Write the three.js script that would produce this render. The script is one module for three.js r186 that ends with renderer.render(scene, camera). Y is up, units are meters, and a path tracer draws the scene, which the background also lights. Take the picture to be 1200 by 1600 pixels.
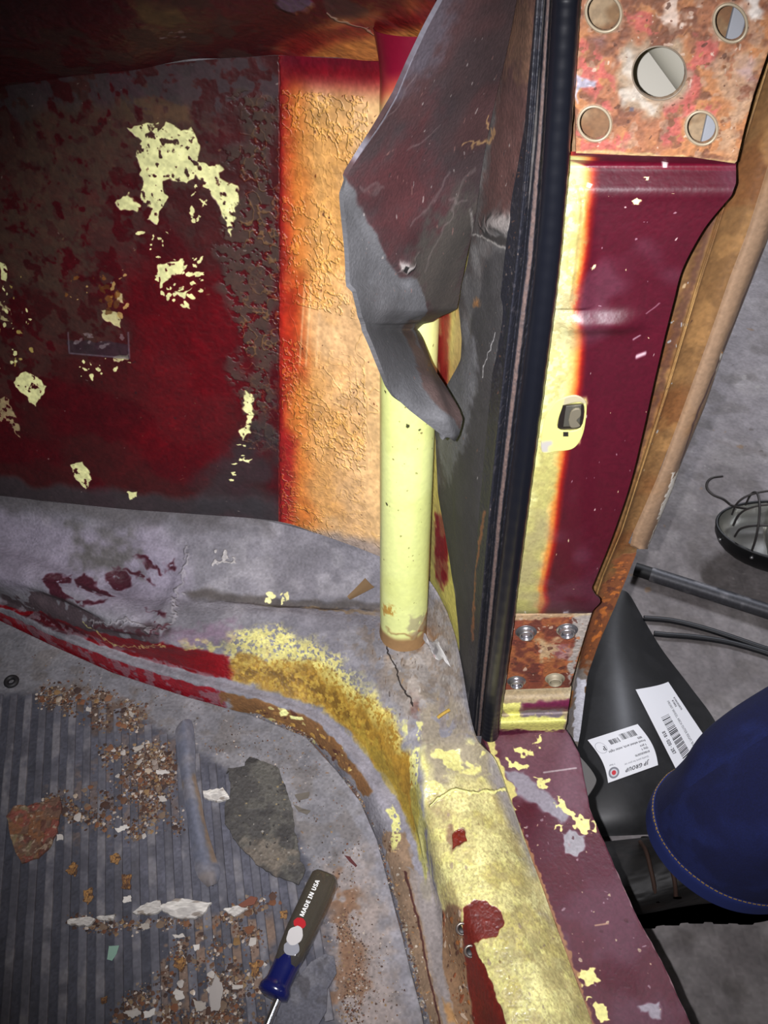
import * as THREE from 'three';
import { RectAreaLightUniformsLib } from 'three/addons/lights/RectAreaLightUniformsLib.js';
import { ConvexGeometry } from 'three/addons/geometries/ConvexGeometry.js';
import { RoundedBoxGeometry } from 'three/addons/geometries/RoundedBoxGeometry.js';
import { MarchingCubes } from 'three/addons/objects/MarchingCubes.js';
import { mergeGeometries } from 'three/addons/utils/BufferGeometryUtils.js';
import { TextGeometry } from 'three/addons/geometries/TextGeometry.js';
import { FontLoader } from 'three/addons/loaders/FontLoader.js';

// ---------------------------------------------------------------- camera, light, exposure
const scene = new THREE.Scene();
const renderer = new THREE.WebGLRenderer({ antialias: true });
renderer.toneMapping = THREE.LinearToneMapping;
renderer.toneMappingExposure = 1.0;
renderer.shadowMap.enabled = true;
RectAreaLightUniformsLib.init();
scene.background = new THREE.Color(0x0b0b0c);

const FOCAL = 1452, CX = 600, CY = 800;              // pixels of the 1200 x 1600 frame
const EYE = new THREE.Vector3(0, 1.33, 0);
const camera = new THREE.PerspectiveCamera(2 * Math.atan(800 / FOCAL) * 180 / Math.PI, 0.75, 0.02, 60);
camera.position.copy(EYE);
{ // plumb lines of the photograph meet at (637, 2220): that fixes pitch and roll
  const up = new THREE.Vector3(-37, 1420, -FOCAL).normalize();                     // (right, up, forward) of the camera
  const fw = new THREE.Vector3(0, 0, 1).addScaledVector(up, -up.z).normalize();
  const rt = new THREE.Vector3().crossVectors(up, fw);
  // columns: camera axes in the world (x right, y up, -z forward)
  const ax = (i) => new THREE.Vector3(rt.getComponent(i), up.getComponent(i), -fw.getComponent(i));
  camera.quaternion.setFromRotationMatrix(new THREE.Matrix4().makeBasis(ax(0), ax(1), ax(2).negate()));
  camera.updateMatrixWorld();
}
const AXR = new THREE.Vector3(1, 0, 0).applyQuaternion(camera.quaternion), AXU = new THREE.Vector3(0, 1, 0).applyQuaternion(camera.quaternion), AXF = new THREE.Vector3(0, 0, -1).applyQuaternion(camera.quaternion);

// the flash of the phone, a little to the left of its lens
const flash = new THREE.SpotLight(0xfcfaff, 4.3, 0, 0.70, 1.0, 2);
flash.position.copy(EYE).addScaledVector(AXR, -0.018).addScaledVector(AXU, 0.002);
flash.target.position.copy(EYE).addScaledVector(AXF, 1).addScaledVector(AXR, 0.10).addScaledVector(AXU, -0.03);
flash.castShadow = true; flash.shadow.radius = 0.12; flash.shadow.mapSize.set(2048, 2048);
scene.add(flash, flash.target);

// ---------------------------------------------------------------- helpers
const VAN = 0.58;                                     // height of the cab's reference level above the concrete
const V3 = (x, y, z) => new THREE.Vector3(x, y, z);
const dirOf = (px, py) => AXF.clone().multiplyScalar(FOCAL).addScaledVector(AXR, px - CX).addScaledVector(AXU, CY - py).normalize();
const onY = (px, py, y) => { const d = dirOf(px, py); return EYE.clone().addScaledVector(d, (y - EYE.y) / d.y); };       // a point on a level surface
const G = (px, py, h) => onY(px, py, VAN + h);
const onZ = (px, py, f) => { const d = dirOf(px, py); return EYE.clone().addScaledVector(d, -f / d.z); };                // a point on an upright plane f ahead
const onPlane = (px, py, o, n) => { const d = dirOf(px, py); return EYE.clone().addScaledVector(d, o.clone().sub(EYE).dot(n) / d.dot(n)); };
const toPx = (p) => { const q = p.clone().sub(EYE), w = q.dot(AXF); return [CX + FOCAL * q.dot(AXR) / w, CY - FOCAL * q.dot(AXU) / w]; };
const lerp = (a, b, t) => a + (b - a) * t, clamp = (x, a = 0, b = 1) => Math.min(b, Math.max(a, x));
const sstep = (a, b, x) => { const t = clamp((x - a) / (b - a)); return t * t * (3 - 2 * t); };
const mix3 = (a, b, t) => [lerp(a[0], b[0], t), lerp(a[1], b[1], t), lerp(a[2], b[2], t)];
function rng(seed) { let s = seed >>> 0; return () => { s = (s + 0x6D2B79F5) >>> 0; let t = s; t = Math.imul(t ^ (t >>> 15), t | 1); t ^= t + Math.imul(t ^ (t >>> 7), t | 61); return ((t ^ (t >>> 14)) >>> 0) / 4294967296; }; }
const TAB = new Float32Array(65536); { const r = rng(77); for (let i = 0; i < 65536; i++) TAB[i] = r(); }
const hsh = (x, y, z) => TAB[(Math.imul(x, 73856093) ^ Math.imul(y, 19349663) ^ Math.imul(z, 83492791)) >>> 3 & 65535];
function noise(x, y, z) {
  const xi = Math.floor(x), yi = Math.floor(y), zi = Math.floor(z); let u = x - xi, v = y - yi, w = z - zi;
  u = u * u * (3 - 2 * u); v = v * v * (3 - 2 * v); w = w * w * (3 - 2 * w);
  const a = lerp(lerp(hsh(xi, yi, zi), hsh(xi + 1, yi, zi), u), lerp(hsh(xi, yi + 1, zi), hsh(xi + 1, yi + 1, zi), u), v);
  const b = lerp(lerp(hsh(xi, yi, zi + 1), hsh(xi + 1, yi, zi + 1), u), lerp(hsh(xi, yi + 1, zi + 1), hsh(xi + 1, yi + 1, zi + 1), u), v);
  return lerp(a, b, w);
}
const fbm = (x, y, z, o = 4) => { let s = 0, a = 0.5, n = 0; for (let i = 0; i < o; i++) { s += a * noise(x, y, z); n += a; a *= 0.5; x = x * 2.03 + 7.1; y = y * 2.03 + 3.7; z = z * 2.03 + 1.3; } return s / n; };

const names = {};
const numbered = (n) => { const k = names[n] = (names[n] ?? -1) + 1; return k ? `${n}_${String(k).padStart(3, '0')}` : n; };
function finish(o) { o.traverse((m) => { if (m.isMesh) { m.castShadow = true; m.receiveShadow = true; } }); return o; }
function mesh(name, geo, mat, parent) { const m = new THREE.Mesh(geo, mat); m.name = name; m.castShadow = m.receiveShadow = true; if (parent) parent.add(m); return m; }
function top(o, name, label, category, group) { o.name = numbered(name); o.userData.label = label; o.userData.category = category; if (group) o.userData.group = group; scene.add(o); return o; }
function group(name, label, category, at, grp) { const g = new THREE.Group(); if (at) g.position.copy(at); return top(g, name, label, category, grp); }
const std = (hex, rough = 0.7, metal = 0, extra = {}) => new THREE.MeshPhysicalMaterial({ color: hex, roughness: rough, metalness: metal, side: THREE.DoubleSide, ...extra });
function shift(geo, at) { return geo.translate(-at.x, -at.y, -at.z); }

// Catmull-Rom through a grid of points
const cr = (a, b, c, d, t) => 0.5 * ((2 * b) + (c - a) * t + (2 * a - 5 * b + 4 * c - d) * t * t + (3 * b - a - 3 * c + d) * t * t * t);
function crv(arr, t, linear) {
  const n = arr.length - 1, s = clamp(t, 0, 1) * n, i = Math.min(n - 1, Math.floor(s)), f = s - i;
  if (linear) return arr[i].clone().lerp(arr[i + 1], f);
  const a = arr[Math.max(0, i - 1)], b = arr[i], c = arr[i + 1], d = arr[Math.min(n, i + 2)];
  return V3(cr(a.x, b.x, c.x, d.x, f), cr(a.y, b.y, c.y, d.y, f), cr(a.z, b.z, c.z, d.z, f));
}
// A smooth sheet through rows of points; knows its own surface coordinates
class Sheet {
  constructor(ctrl, nu, nv, { linV = false, linU = false, move } = {}) {
    this.nu = nu; this.nv = nv; this.P = [];
    const rows = ctrl.map((r) => { const o = []; for (let i = 0; i <= nu; i++) o.push(crv(r, i / nu, linU)); return o; });
    for (let j = 0; j <= nv; j++) { const o = []; for (let i = 0; i <= nu; i++) o.push(crv(rows.map((r) => r[i]), j / nv, linV)); this.P.push(o); }
    this.normals();
    if (move) { this.P = this.P.map((r, j) => r.map((p, i) => p.clone().addScaledVector(this.N[j][i], move(p, toPx(p), i / nu, j / nv)))); this.normals(); }
    let a = 0, b = 0;
    for (let i = 0; i < nu; i++) a += this.P[nv >> 1][i].distanceTo(this.P[nv >> 1][i + 1]);
    for (let j = 0; j < nv; j++) b += this.P[j][nu >> 1].distanceTo(this.P[j + 1][nu >> 1]);
    this.SW = a; this.SH = b;
    this.px = this.P.map((r) => r.map(toPx));
  }
  normals() {
    const { P, nu, nv } = this;
    this.N = P.map((r, j) => r.map((p, i) => {
      const du = P[j][Math.min(nu, i + 1)].clone().sub(P[j][Math.max(0, i - 1)]), dv = P[Math.min(nv, j + 1)][i].clone().sub(P[Math.max(0, j - 1)][i]);
      return du.cross(dv).normalize();
    }));
    const m = this.N[nv >> 1][nu >> 1]; if (m.dot(EYE.clone().sub(P[nv >> 1][nu >> 1])) < 0) this.N.forEach((r) => r.forEach((n) => n.negate()));
  }
  at(u, v) { const x = clamp(u) * this.nu, y = clamp(v) * this.nv, i = Math.min(this.nu - 1, Math.floor(x)), j = Math.min(this.nv - 1, Math.floor(y)), a = x - i, b = y - j, P = this.P, p = P[j][i], q = P[j][i + 1], r = P[j + 1][i], s = P[j + 1][i + 1];
    const k = (c) => lerp(lerp(p[c], q[c], a), lerp(r[c], s[c], a), b); return [k('x'), k('y'), k('z')]; }
  uv(px, py) {
    let best = 1e9, bi = 0, bj = 0;
    for (let j = 0; j <= this.nv; j++) for (let i = 0; i <= this.nu; i++) { const q = this.px[j][i], d = (q[0] - px) ** 2 + (q[1] - py) ** 2; if (d < best) { best = d; bi = i; bj = j; } }
    const i0 = clamp(bi, 1, this.nu - 1), j0 = clamp(bj, 1, this.nv - 1), q = this.px[bj][bi];
    const a = this.px[bj][i0 - 1], b = this.px[bj][i0 + 1], c = this.px[j0 - 1][bi], d = this.px[j0 + 1][bi];
    const ux = (b[0] - a[0]) / 2, uy = (b[1] - a[1]) / 2, vx = (d[0] - c[0]) / 2, vy = (d[1] - c[1]) / 2, det = ux * vy - uy * vx || 1e-9, ex = px - q[0], ey = py - q[1];
    return [(bi + clamp((ex * vy - ey * vx) / det, -40, 40)) / this.nu, (bj + clamp((ux * ey - uy * ex) / det, -40, 40)) / this.nv];
  }
  geo(thick = 0) {
    const { P, N, nu, nv } = this, pos = [], uv = [], idx = [], W = nu + 1;
    const put = (off) => { for (let j = 0; j <= nv; j++) for (let i = 0; i <= nu; i++) { const p = P[j][i], n = N[j][i]; pos.push(p.x + n.x * off, p.y + n.y * off, p.z + n.z * off); uv.push(i / nu, j / nv); } };
    const skin = (o, flip) => { for (let j = 0; j < nv; j++) for (let i = 0; i < nu; i++) { const a = o + j * W + i, b = a + 1, c = a + W, d = c + 1; flip ? idx.push(a, c, b, b, c, d) : idx.push(a, b, c, b, d, c); } };
    put(0);
    const du = P[nv >> 1][(nu >> 1) + 1].clone().sub(P[nv >> 1][nu >> 1]), dv = P[(nv >> 1) + 1][nu >> 1].clone().sub(P[nv >> 1][nu >> 1]);
    const flip = du.cross(dv).dot(N[nv >> 1][nu >> 1]) < 0; skin(0, flip);
    if (thick) {
      put(-thick); const o = W * (nv + 1); skin(o, !flip);
      const edge = []; for (let i = 0; i <= nu; i++) edge.push(i); for (let j = 1; j <= nv; j++) edge.push(j * W + nu); for (let i = nu - 1; i >= 0; i--) edge.push(nv * W + i); for (let j = nv - 1; j >= 0; j--) edge.push(j * W);
      const base = pos.length / 3;
      edge.forEach((e) => { for (const q of [e, e + o]) { pos.push(pos[q * 3], pos[q * 3 + 1], pos[q * 3 + 2]); uv.push(uv[q * 2], uv[q * 2 + 1]); } });
      for (let k = 0; k < edge.length - 1; k++) { const a = base + k * 2; idx.push(a, a + 1, a + 2, a + 1, a + 3, a + 2); }
    }
    const g = new THREE.BufferGeometry(); g.setAttribute('position', new THREE.Float32BufferAttribute(pos, 3)); g.setAttribute('uv', new THREE.Float32BufferAttribute(uv, 2)); g.setIndex(idx); g.computeVertexNormals(); return g;
  }
}
// A flat plate: outlines come as pixels, lie on the plane and get thickness behind it
class Flat {
  constructor(o, u, v) { this.O = o.clone(); this.U = u.clone().normalize(); this.N = new THREE.Vector3().crossVectors(this.U, v).normalize(); this.Vx = new THREE.Vector3().crossVectors(this.N, this.U); if (this.N.dot(EYE.clone().sub(o)) < 0) { this.U.negate(); this.N.negate(); } this.b = [0, 0, 1, 1]; }
  loc(px, py) { const p = onPlane(px, py, this.O, this.N).sub(this.O); return [p.dot(this.U), p.dot(this.Vx)]; }
  bounds(pts) { const l = pts.map((p) => this.loc(...p)), x = l.map((p) => p[0]), y = l.map((p) => p[1]); this.b = [Math.min(...x), Math.min(...y), Math.max(...x) - Math.min(...x), Math.max(...y) - Math.min(...y)]; this.SW = this.b[2]; this.SH = this.b[3]; return this; }
  uv(px, py) { const l = this.loc(px, py); return [(l[0] - this.b[0]) / this.b[2], (l[1] - this.b[1]) / this.b[3]]; }
  world(a, b, c = 0) { return this.O.clone().addScaledVector(this.U, a).addScaledVector(this.Vx, b).addScaledVector(this.N, c); }
  at(u, v) { const p = this.world(this.b[0] + u * this.b[2], this.b[1] + v * this.b[3]); return [p.x, p.y, p.z]; }
  get M() { return new THREE.Matrix4().makeBasis(this.U, this.Vx, this.N).setPosition(this.O); }
  extrude(pts, { depth = 0.003, holes = [], bevel = 0.0006, lift = 0, smooth = false } = {}) {
    const ring = (q, hole) => { const l = q.map((p) => new THREE.Vector2(...this.loc(...p))); if (THREE.ShapeUtils.isClockWise(l) !== hole) l.reverse(); return smooth ? new THREE.SplineCurve([...l, l[0]]).getPoints(l.length * 5).slice(0, -1) : l; };
    const s = new THREE.Shape(ring(pts, false)); for (const h of holes) s.holes.push(new THREE.Path(Array.isArray(h) ? ring(h, true) : h.path));
    const g = new THREE.ExtrudeGeometry(s, { depth: Math.max(1e-4, depth - 2 * bevel), bevelEnabled: bevel > 0, bevelThickness: bevel, bevelSize: bevel, bevelOffset: -bevel, bevelSegments: 2, curveSegments: 24 });
    g.translate(0, 0, -depth + bevel + lift);
    const P = g.attributes.position, T = g.attributes.uv; for (let i = 0; i < P.count; i++) T.setXY(i, (P.getX(i) - this.b[0]) / this.b[2], (P.getY(i) - this.b[1]) / this.b[3]);
    return g.applyMatrix4(this.M);
  }
}
const ragged = (pts, step, amp, seed, closed = true) => { const r = rng(seed), o = []; const n = pts.length; for (let i = 0; i < (closed ? n : n - 1); i++) { const a = pts[i], b = pts[(i + 1) % n], k = Math.max(1, Math.round(Math.hypot(b[0] - a[0], b[1] - a[1]) / step)); for (let j = 0; j < k; j++) o.push([lerp(a[0], b[0], j / k) + (r() - 0.5) * 2 * amp, lerp(a[1], b[1], j / k) + (r() - 0.5) * 2 * amp]); } return o; };

// ---------------------------------------------------------------- surface painter: colour, relief and gloss in a sheet's own coordinates
class Paint {
  constructor(surf, W, H, base = [128, 128, 128], rough = 0.7) {
    this.s = surf; this.W = W; this.H = H; const n = W * H; this.c = new Float32Array(n * 3); this.h = new Float32Array(n); this.r = new Float32Array(n).fill(rough); this.p = new Float32Array(n * 3);
    for (let j = 0, k = 0; j < H; j++) for (let i = 0; i < W; i++, k++) { const q = surf.at((i + 0.5) / W, (j + 0.5) / H); this.p[k * 3] = q[0]; this.p[k * 3 + 1] = q[1]; this.p[k * 3 + 2] = q[2]; this.c[k * 3] = base[0]; this.c[k * 3 + 1] = base[1]; this.c[k * 3 + 2] = base[2]; }
  }
  blend(k, col, a, rough) { const c = this.c, t = k * 3; c[t] += (col[0] - c[t]) * a; c[t + 1] += (col[1] - c[t + 1]) * a; c[t + 2] += (col[2] - c[t + 2]) * a; if (rough !== undefined) this.r[k] += (rough - this.r[k]) * a; }
  // colour clouds over everything: fbm between thresholds
  cloud(col, { sc = 0.03, lo = 0.5, hi = 0.6, a = 1, rough, h = 0, o = 3, z = 0 } = {}) { for (let k = 0; k < this.W * this.H; k++) { const n = fbm(this.p[k * 3] / sc + z, this.p[k * 3 + 1] / sc + z * 1.7, this.p[k * 3 + 2] / sc, o), m = sstep(lo, hi, n) * a; if (m > 0.003) { this.blend(k, col, m, rough); this.h[k] += h * m; } } return this; }
  grain(amt, sc, { z = 3, h = 0, o = 2 } = {}) { for (let k = 0; k < this.W * this.H; k++) { const n = fbm(this.p[k * 3] / sc + z, this.p[k * 3 + 1] / sc, this.p[k * 3 + 2] / sc, o) - 0.5, f = 1 + amt * n * 2; this.c[k * 3] *= f; this.c[k * 3 + 1] *= f; this.c[k * 3 + 2] *= f; this.h[k] += h * n * 2; } return this; }
  _pts(pts) { return pts.map((p) => { const q = this.s.uv(p[0], p[1]); return [q[0] * this.s.SW, q[1] * this.s.SH]; }); }
  _scan(m, pad, fn) {
    const { W, H } = this, SW = this.s.SW, SH = this.s.SH; let x0 = 1e9, x1 = -1e9, y0 = 1e9, y1 = -1e9; for (const p of m) { x0 = Math.min(x0, p[0]); x1 = Math.max(x1, p[0]); y0 = Math.min(y0, p[1]); y1 = Math.max(y1, p[1]); }
    const i0 = clamp(Math.floor((x0 - pad) / SW * W), 0, W - 1), i1 = clamp(Math.ceil((x1 + pad) / SW * W), 0, W - 1), j0 = clamp(Math.floor((y0 - pad) / SH * H), 0, H - 1), j1 = clamp(Math.ceil((y1 + pad) / SH * H), 0, H - 1);
    for (let j = j0; j <= j1; j++) for (let i = i0; i <= i1; i++) fn(j * W + i, (i + 0.5) / W * SW, (j + 0.5) / H * SH);
  }
  // the same in blocks of 8 x 8 texels: blocks wholly outside are skipped, blocks wholly inside need no distance
  _blocks(m, far, dist, fn) {
    const { W, H } = this, SW = this.s.SW, SH = this.s.SH, B = 8, R = Math.hypot(B * SW / W, B * SH / H) * 0.55; let x0 = 1e9, x1 = -1e9, y0 = 1e9, y1 = -1e9; for (const p of m) { x0 = Math.min(x0, p[0]); x1 = Math.max(x1, p[0]); y0 = Math.min(y0, p[1]); y1 = Math.max(y1, p[1]); }
    const i0 = clamp(Math.floor((x0 - far) / SW * W), 0, W - 1), i1 = clamp(Math.ceil((x1 + far) / SW * W), 0, W - 1), j0 = clamp(Math.floor((y0 - far) / SH * H), 0, H - 1), j1 = clamp(Math.ceil((y1 + far) / SH * H), 0, H - 1);
    for (let bj = j0; bj <= j1; bj += B) for (let bi = i0; bi <= i1; bi += B) {
      const d = dist((bi + B / 2) / W * SW, (bj + B / 2) / H * SH); if (d < -far - R) continue; const deep = d > far + R;
      for (let j = bj; j < Math.min(bj + B, j1 + 1); j++) for (let i = bi; i < Math.min(bi + B, i1 + 1); i++) fn(j * W + i, (i + 0.5) / W * SW, (j + 0.5) / H * SH, deep);
    }
  }
  static seg(x, y, a, b) { const dx = b[0] - a[0], dy = b[1] - a[1], t = clamp(((x - a[0]) * dx + (y - a[1]) * dy) / (dx * dx + dy * dy || 1e-12)); return Math.hypot(x - a[0] - dx * t, y - a[1] - dy * t); }
  // a patch of paint, rust or dirt with a ragged outline; holes = noise that eats it away
  poly(pts, col, { f = 0.0006, rag = 0, rs = 0.006, a = 1, rough, h = 0, holes, hs = 0.004, z = 0, fn } = {}) {
    const m = this._pts(pts), n = m.length, p = this.p;
    const dist = (x, y) => { let d = 1e9, ins = false; for (let i = 0, j = n - 1; i < n; j = i++) { const A = m[i], B = m[j]; d = Math.min(d, Paint.seg(x, y, A, B)); if ((A[1] > y) !== (B[1] > y) && x < (B[0] - A[0]) * (y - A[1]) / (B[1] - A[1]) + A[0]) ins = !ins; } return ins ? d : -d; };
    const far = f + rag * 2.9;
    this._blocks(m, far, dist, (k, X, Y, deep) => {
      let d = deep ? 1 : dist(X, Y); if (d < -far) return;
      if (!deep && rag && d < far) { const q = k * 3; d = dist(X + (fbm(p[q] / rs + z, p[q + 1] / rs, p[q + 2] / rs, 2) - 0.5) * 4 * rag, Y + (fbm(p[q] / rs + 31 + z, p[q + 1] / rs + 17, p[q + 2] / rs, 2) - 0.5) * 4 * rag); }
      let w = sstep(-f, f, d) * a; if (w <= 0.002) return;
      if (holes) { const q = k * 3; w *= sstep(holes - 0.05, holes + 0.05, fbm(p[q] / hs + 5 + z, p[q + 1] / hs, p[q + 2] / hs, 3)); }
      if (fn) w *= fn(p[k * 3], p[k * 3 + 1], p[k * 3 + 2]);
      if (col) this.blend(k, col, w, rough); this.h[k] += h * w;
    }); return this;
  }
  line(pts, w, col, { f = 0.0008, a = 1, rag = 0, rs = 0.005, rough, h = 0, z = 0 } = {}) {
    const m = this._pts(pts), p = this.p;
    const dist = (x, y) => { let d = 1e9; for (let i = 0; i < m.length - 1; i++) d = Math.min(d, Paint.seg(x, y, m[i], m[i + 1])); return d; };
    this._blocks(m, w + f + rag * 2.9, (x, y) => -dist(x, y), (k, X, Y) => { let d = dist(X, Y); if (d > w / 2 + f + rag * 2.9) return; if (rag) { const q = k * 3; d = dist(X + (fbm(p[q] / rs + z, p[q + 1] / rs, p[q + 2] / rs, 2) - 0.5) * 4 * rag, Y + (fbm(p[q] / rs + 31, p[q + 1] / rs + 17 + z, p[q + 2] / rs, 2) - 0.5) * 4 * rag); }
      const t = (1 - sstep(w / 2 - f / 2, w / 2 + f, d)) * a; if (t > 0.002) { if (col) this.blend(k, col, t, rough); this.h[k] += h * t; } }); return this;
  }
  dots(quad, n, r0, r1, cols, { seed = 1, a = 1, h = 0, rough } = {}) { // specks inside a pixel polygon
    const r = rng(seed), xs = quad.map((q) => q[0]), ys = quad.map((q) => q[1]), x0 = Math.min(...xs), x1 = Math.max(...xs), y0 = Math.min(...ys), y1 = Math.max(...ys); let made = 0, tries = 0;
    while (made < n && tries++ < n * 12) { const x = lerp(x0, x1, r()), y = lerp(y0, y1, r()); if (!inside(quad, x, y)) continue; made++; const c = cols[Math.floor(r() * cols.length)], R = lerp(r0, r1, r() ** 2.2), uv = this.s.uv(x, y), m = [[uv[0] * this.s.SW, uv[1] * this.s.SH]], e = 0.5 + r(), t = r() * 3.14, ct = Math.cos(t), st = Math.sin(t);
      this._scan(m, R * 1.6, (k, X, Y) => { const dx = X - m[0][0], dy = Y - m[0][1], q = k * 3, d = Math.hypot((dx * ct + dy * st) * e, (dy * ct - dx * st) / e) / R + (noise(this.p[q] / R * 1.3, this.p[q + 1] / R * 1.3, this.p[q + 2] / R * 1.3) - 0.5) * 0.9; const w = (1 - sstep(0.75, 1, d)) * a; if (w > 0.01) { this.blend(k, c, w, rough); this.h[k] += h * w; } }); }
    return this;
  }
  mat({ bump = 0, metal = 0, rough = null, extra = {} } = {}) {
    const { W, H } = this, n = W * H, d = new Uint8Array(n * 4); for (let k = 0; k < n; k++) { for (let c = 0; c < 3; c++) d[k * 4 + c] = clamp(this.c[k * 3 + c], 0, 255); d[k * 4 + 3] = 255; }
    const tex = (data, srgb) => { const t = new THREE.DataTexture(data, W, H, THREE.RGBAFormat); t.magFilter = THREE.LinearFilter; t.minFilter = THREE.LinearMipmapLinearFilter; t.generateMipmaps = true; if (srgb) t.colorSpace = THREE.SRGBColorSpace; t.needsUpdate = true; return t; };
    const o = { map: tex(d, true), roughness: 1, metalness: metal, side: THREE.DoubleSide, ...extra };
    const e = new Uint8Array(n * 4); let lo = 1e9, hi = -1e9; for (let k = 0; k < n; k++) { lo = Math.min(lo, this.h[k]); hi = Math.max(hi, this.h[k]); }
    for (let k = 0; k < n; k++) { const v = hi > lo ? (this.h[k] - lo) / (hi - lo) * 255 : 128; e[k * 4] = v; e[k * 4 + 1] = clamp(this.r[k]) * 255; e[k * 4 + 2] = 0; e[k * 4 + 3] = 255; }
    if (rough !== null) o.roughness = rough; else { o.roughnessMap = tex(e, false); }
    if (bump && hi > lo) { const b = new Uint8Array(n * 4); for (let k = 0; k < n; k++) { b[k * 4] = b[k * 4 + 1] = b[k * 4 + 2] = e[k * 4]; b[k * 4 + 3] = 255; } o.bumpMap = tex(b, false); o.bumpScale = (hi - lo) * bump; }
    return new THREE.MeshPhysicalMaterial(o);
  }
}
const inside = (q, x, y) => { let s = false; for (let i = 0, j = q.length - 1; i < q.length; j = i++) if ((q[i][1] > y) !== (q[j][1] > y) && x < (q[j][0] - q[i][0]) * (y - q[i][1]) / (q[j][1] - q[i][1]) + q[i][0]) s = !s; return s; };
const interp = (tab, x) => { if (x <= tab[0][0]) return tab[0][1]; for (let i = 1; i < tab.length; i++) if (x <= tab[i][0]) return lerp(tab[i - 1][1], tab[i][1], (x - tab[i - 1][0]) / (tab[i][0] - tab[i - 1][0])); return tab[tab.length - 1][1]; };
const box = (x, y, z, w, h, d) => new THREE.BoxGeometry(w, h, d).translate(x, y, z);
const tubeOf = (pts, r, seg = 40, rs = 8) => new THREE.TubeGeometry(new THREE.CatmullRomCurve3(pts), seg, r, rs, false);

// ---------------------------------------------------------------- the garage around the van
{
  const S = (o, name, label, cat) => { o.name = name; o.userData = { kind: 'structure', label, category: cat }; scene.add(o); return finish(o); };
  const fs = { SW: 8, SH: 8, at: (u, v) => [-4 + 8 * u, 0, 4 - 8 * v], uv: (px, py) => { const p = onY(px, py, 0); return [(p.x + 4) / 8, (4 - p.z) / 8]; } };
  // concrete: the painter works on a patch of 2 m around what the photograph shows
  const cs = { SW: 2.4, SH: 2.4, at: (u, v) => [-0.2 + 2.4 * u, 0, -0.1 - 2.4 * v], uv: (px, py) => { const p = onY(px, py, 0); return [(p.x + 0.2) / 2.4, (-0.1 - p.z) / 2.4]; } };
  const P = new Paint(cs, 800, 800, [142, 136, 137], 0.82);
  P.cloud([112, 106, 104], { sc: 0.22, lo: 0.42, hi: 0.62, a: 0.7 }).cloud([158, 152, 150], { sc: 0.09, lo: 0.5, hi: 0.68, a: 0.5, z: 9 }).cloud([96, 90, 86], { sc: 0.05, lo: 0.56, hi: 0.7, a: 0.4, z: 4 }).grain(0.12, 0.004, { h: 0.0006 }).grain(0.1, 0.02, { z: 8 });
  P.line([[1120, 690], [1210, 712]], 0.008, [120, 112, 110], { f: 0.01, a: 0.5, rag: 0.004, rs: 0.03 });
  P.dots([[1060, 500], [1200, 400], [1200, 1000], [960, 1000]], 60, 0.002, 0.008, [[90, 82, 78], [170, 165, 160], [140, 110, 80]], { seed: 5, a: 0.6 });
  const m = P.mat({ bump: 1 }); for (const t of [m.map, m.bumpMap, m.roughnessMap]) if (t) { t.wrapS = t.wrapT = THREE.MirroredRepeatWrapping; }
  const g = new THREE.BoxGeometry(8, 0.1, 8).translate(0, -0.05, 0), U = g.attributes.uv, Q = g.attributes.position; for (let i = 0; i < Q.count; i++) U.setXY(i, (Q.getX(i) + 0.2) / 2.4, (-0.1 - Q.getZ(i)) / 2.4);
  S(new THREE.Mesh(g, m), 'floor', 'grey stained concrete garage floor outside the van', 'floor');
  const wall = std(0xb9b6b0, 0.9), ceil = std(0xc8c6c2, 0.9);
  S(new THREE.Mesh(box(0, 1.5, -4.06, 8.24, 3, 0.12), wall), 'wall_back', 'painted garage wall beyond the van', 'wall');
  S(new THREE.Mesh(box(0, 1.5, 4.06, 8.24, 3, 0.12), wall), 'wall_front', 'painted garage wall behind the photographer', 'wall');
  S(new THREE.Mesh(box(4.06, 1.5, 0, 0.12, 3, 8), wall), 'wall_right', 'painted garage wall on the door side of the van', 'wall');
  S(new THREE.Mesh(box(-4.06, 1.5, 0, 0.12, 3, 8), wall), 'wall_left', 'painted garage wall on the far side of the van', 'wall');
  S(new THREE.Mesh(box(0, 3.06, 0, 8.24, 0.12, 8.24), ceil), 'ceiling', 'plain garage ceiling', 'ceiling');
  const lampAt = (x, z, power) => {
    const at = V3(x, 2.94, z), L = group('ceiling_light', 'white ceiling fitting with a fluorescent tube', 'light', at, 'fluorescent fittings of the garage');
    mesh('housing', new RoundedBoxGeometry(0.18, 0.06, 1.3, 2, 0.01), std(0xe6e6e2, 0.5), L).position.y = 0.03;
    const t = mesh('fluorescent_tube', new THREE.CylinderGeometry(0.016, 0.016, 1.2, 16).rotateX(Math.PI / 2), std(0xffffff, 0.4, 0, { emissive: 0xf3f7ff, emissiveIntensity: 5 }), L); t.position.y = -0.03; t.castShadow = false;
    const r = new THREE.RectAreaLight(0xf0f3ff, power, 0.16, 1.2); r.position.set(x, 2.885, z); r.lookAt(x, 0, z); scene.add(r);
  };
  lampAt(1.3, -2.9, 135); lampAt(2.2, 1.2, 5);
}

// ---------------------------------------------------------------- the van body
const van = group('van_body', 'stripped van cab corner in flaking burgundy over pale yellow paint with rust', 'van', V3(0, 0, 0));
const YEL = [226, 226, 128], BUR = [74, 10, 24], DUST = [128, 123, 122];

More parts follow.
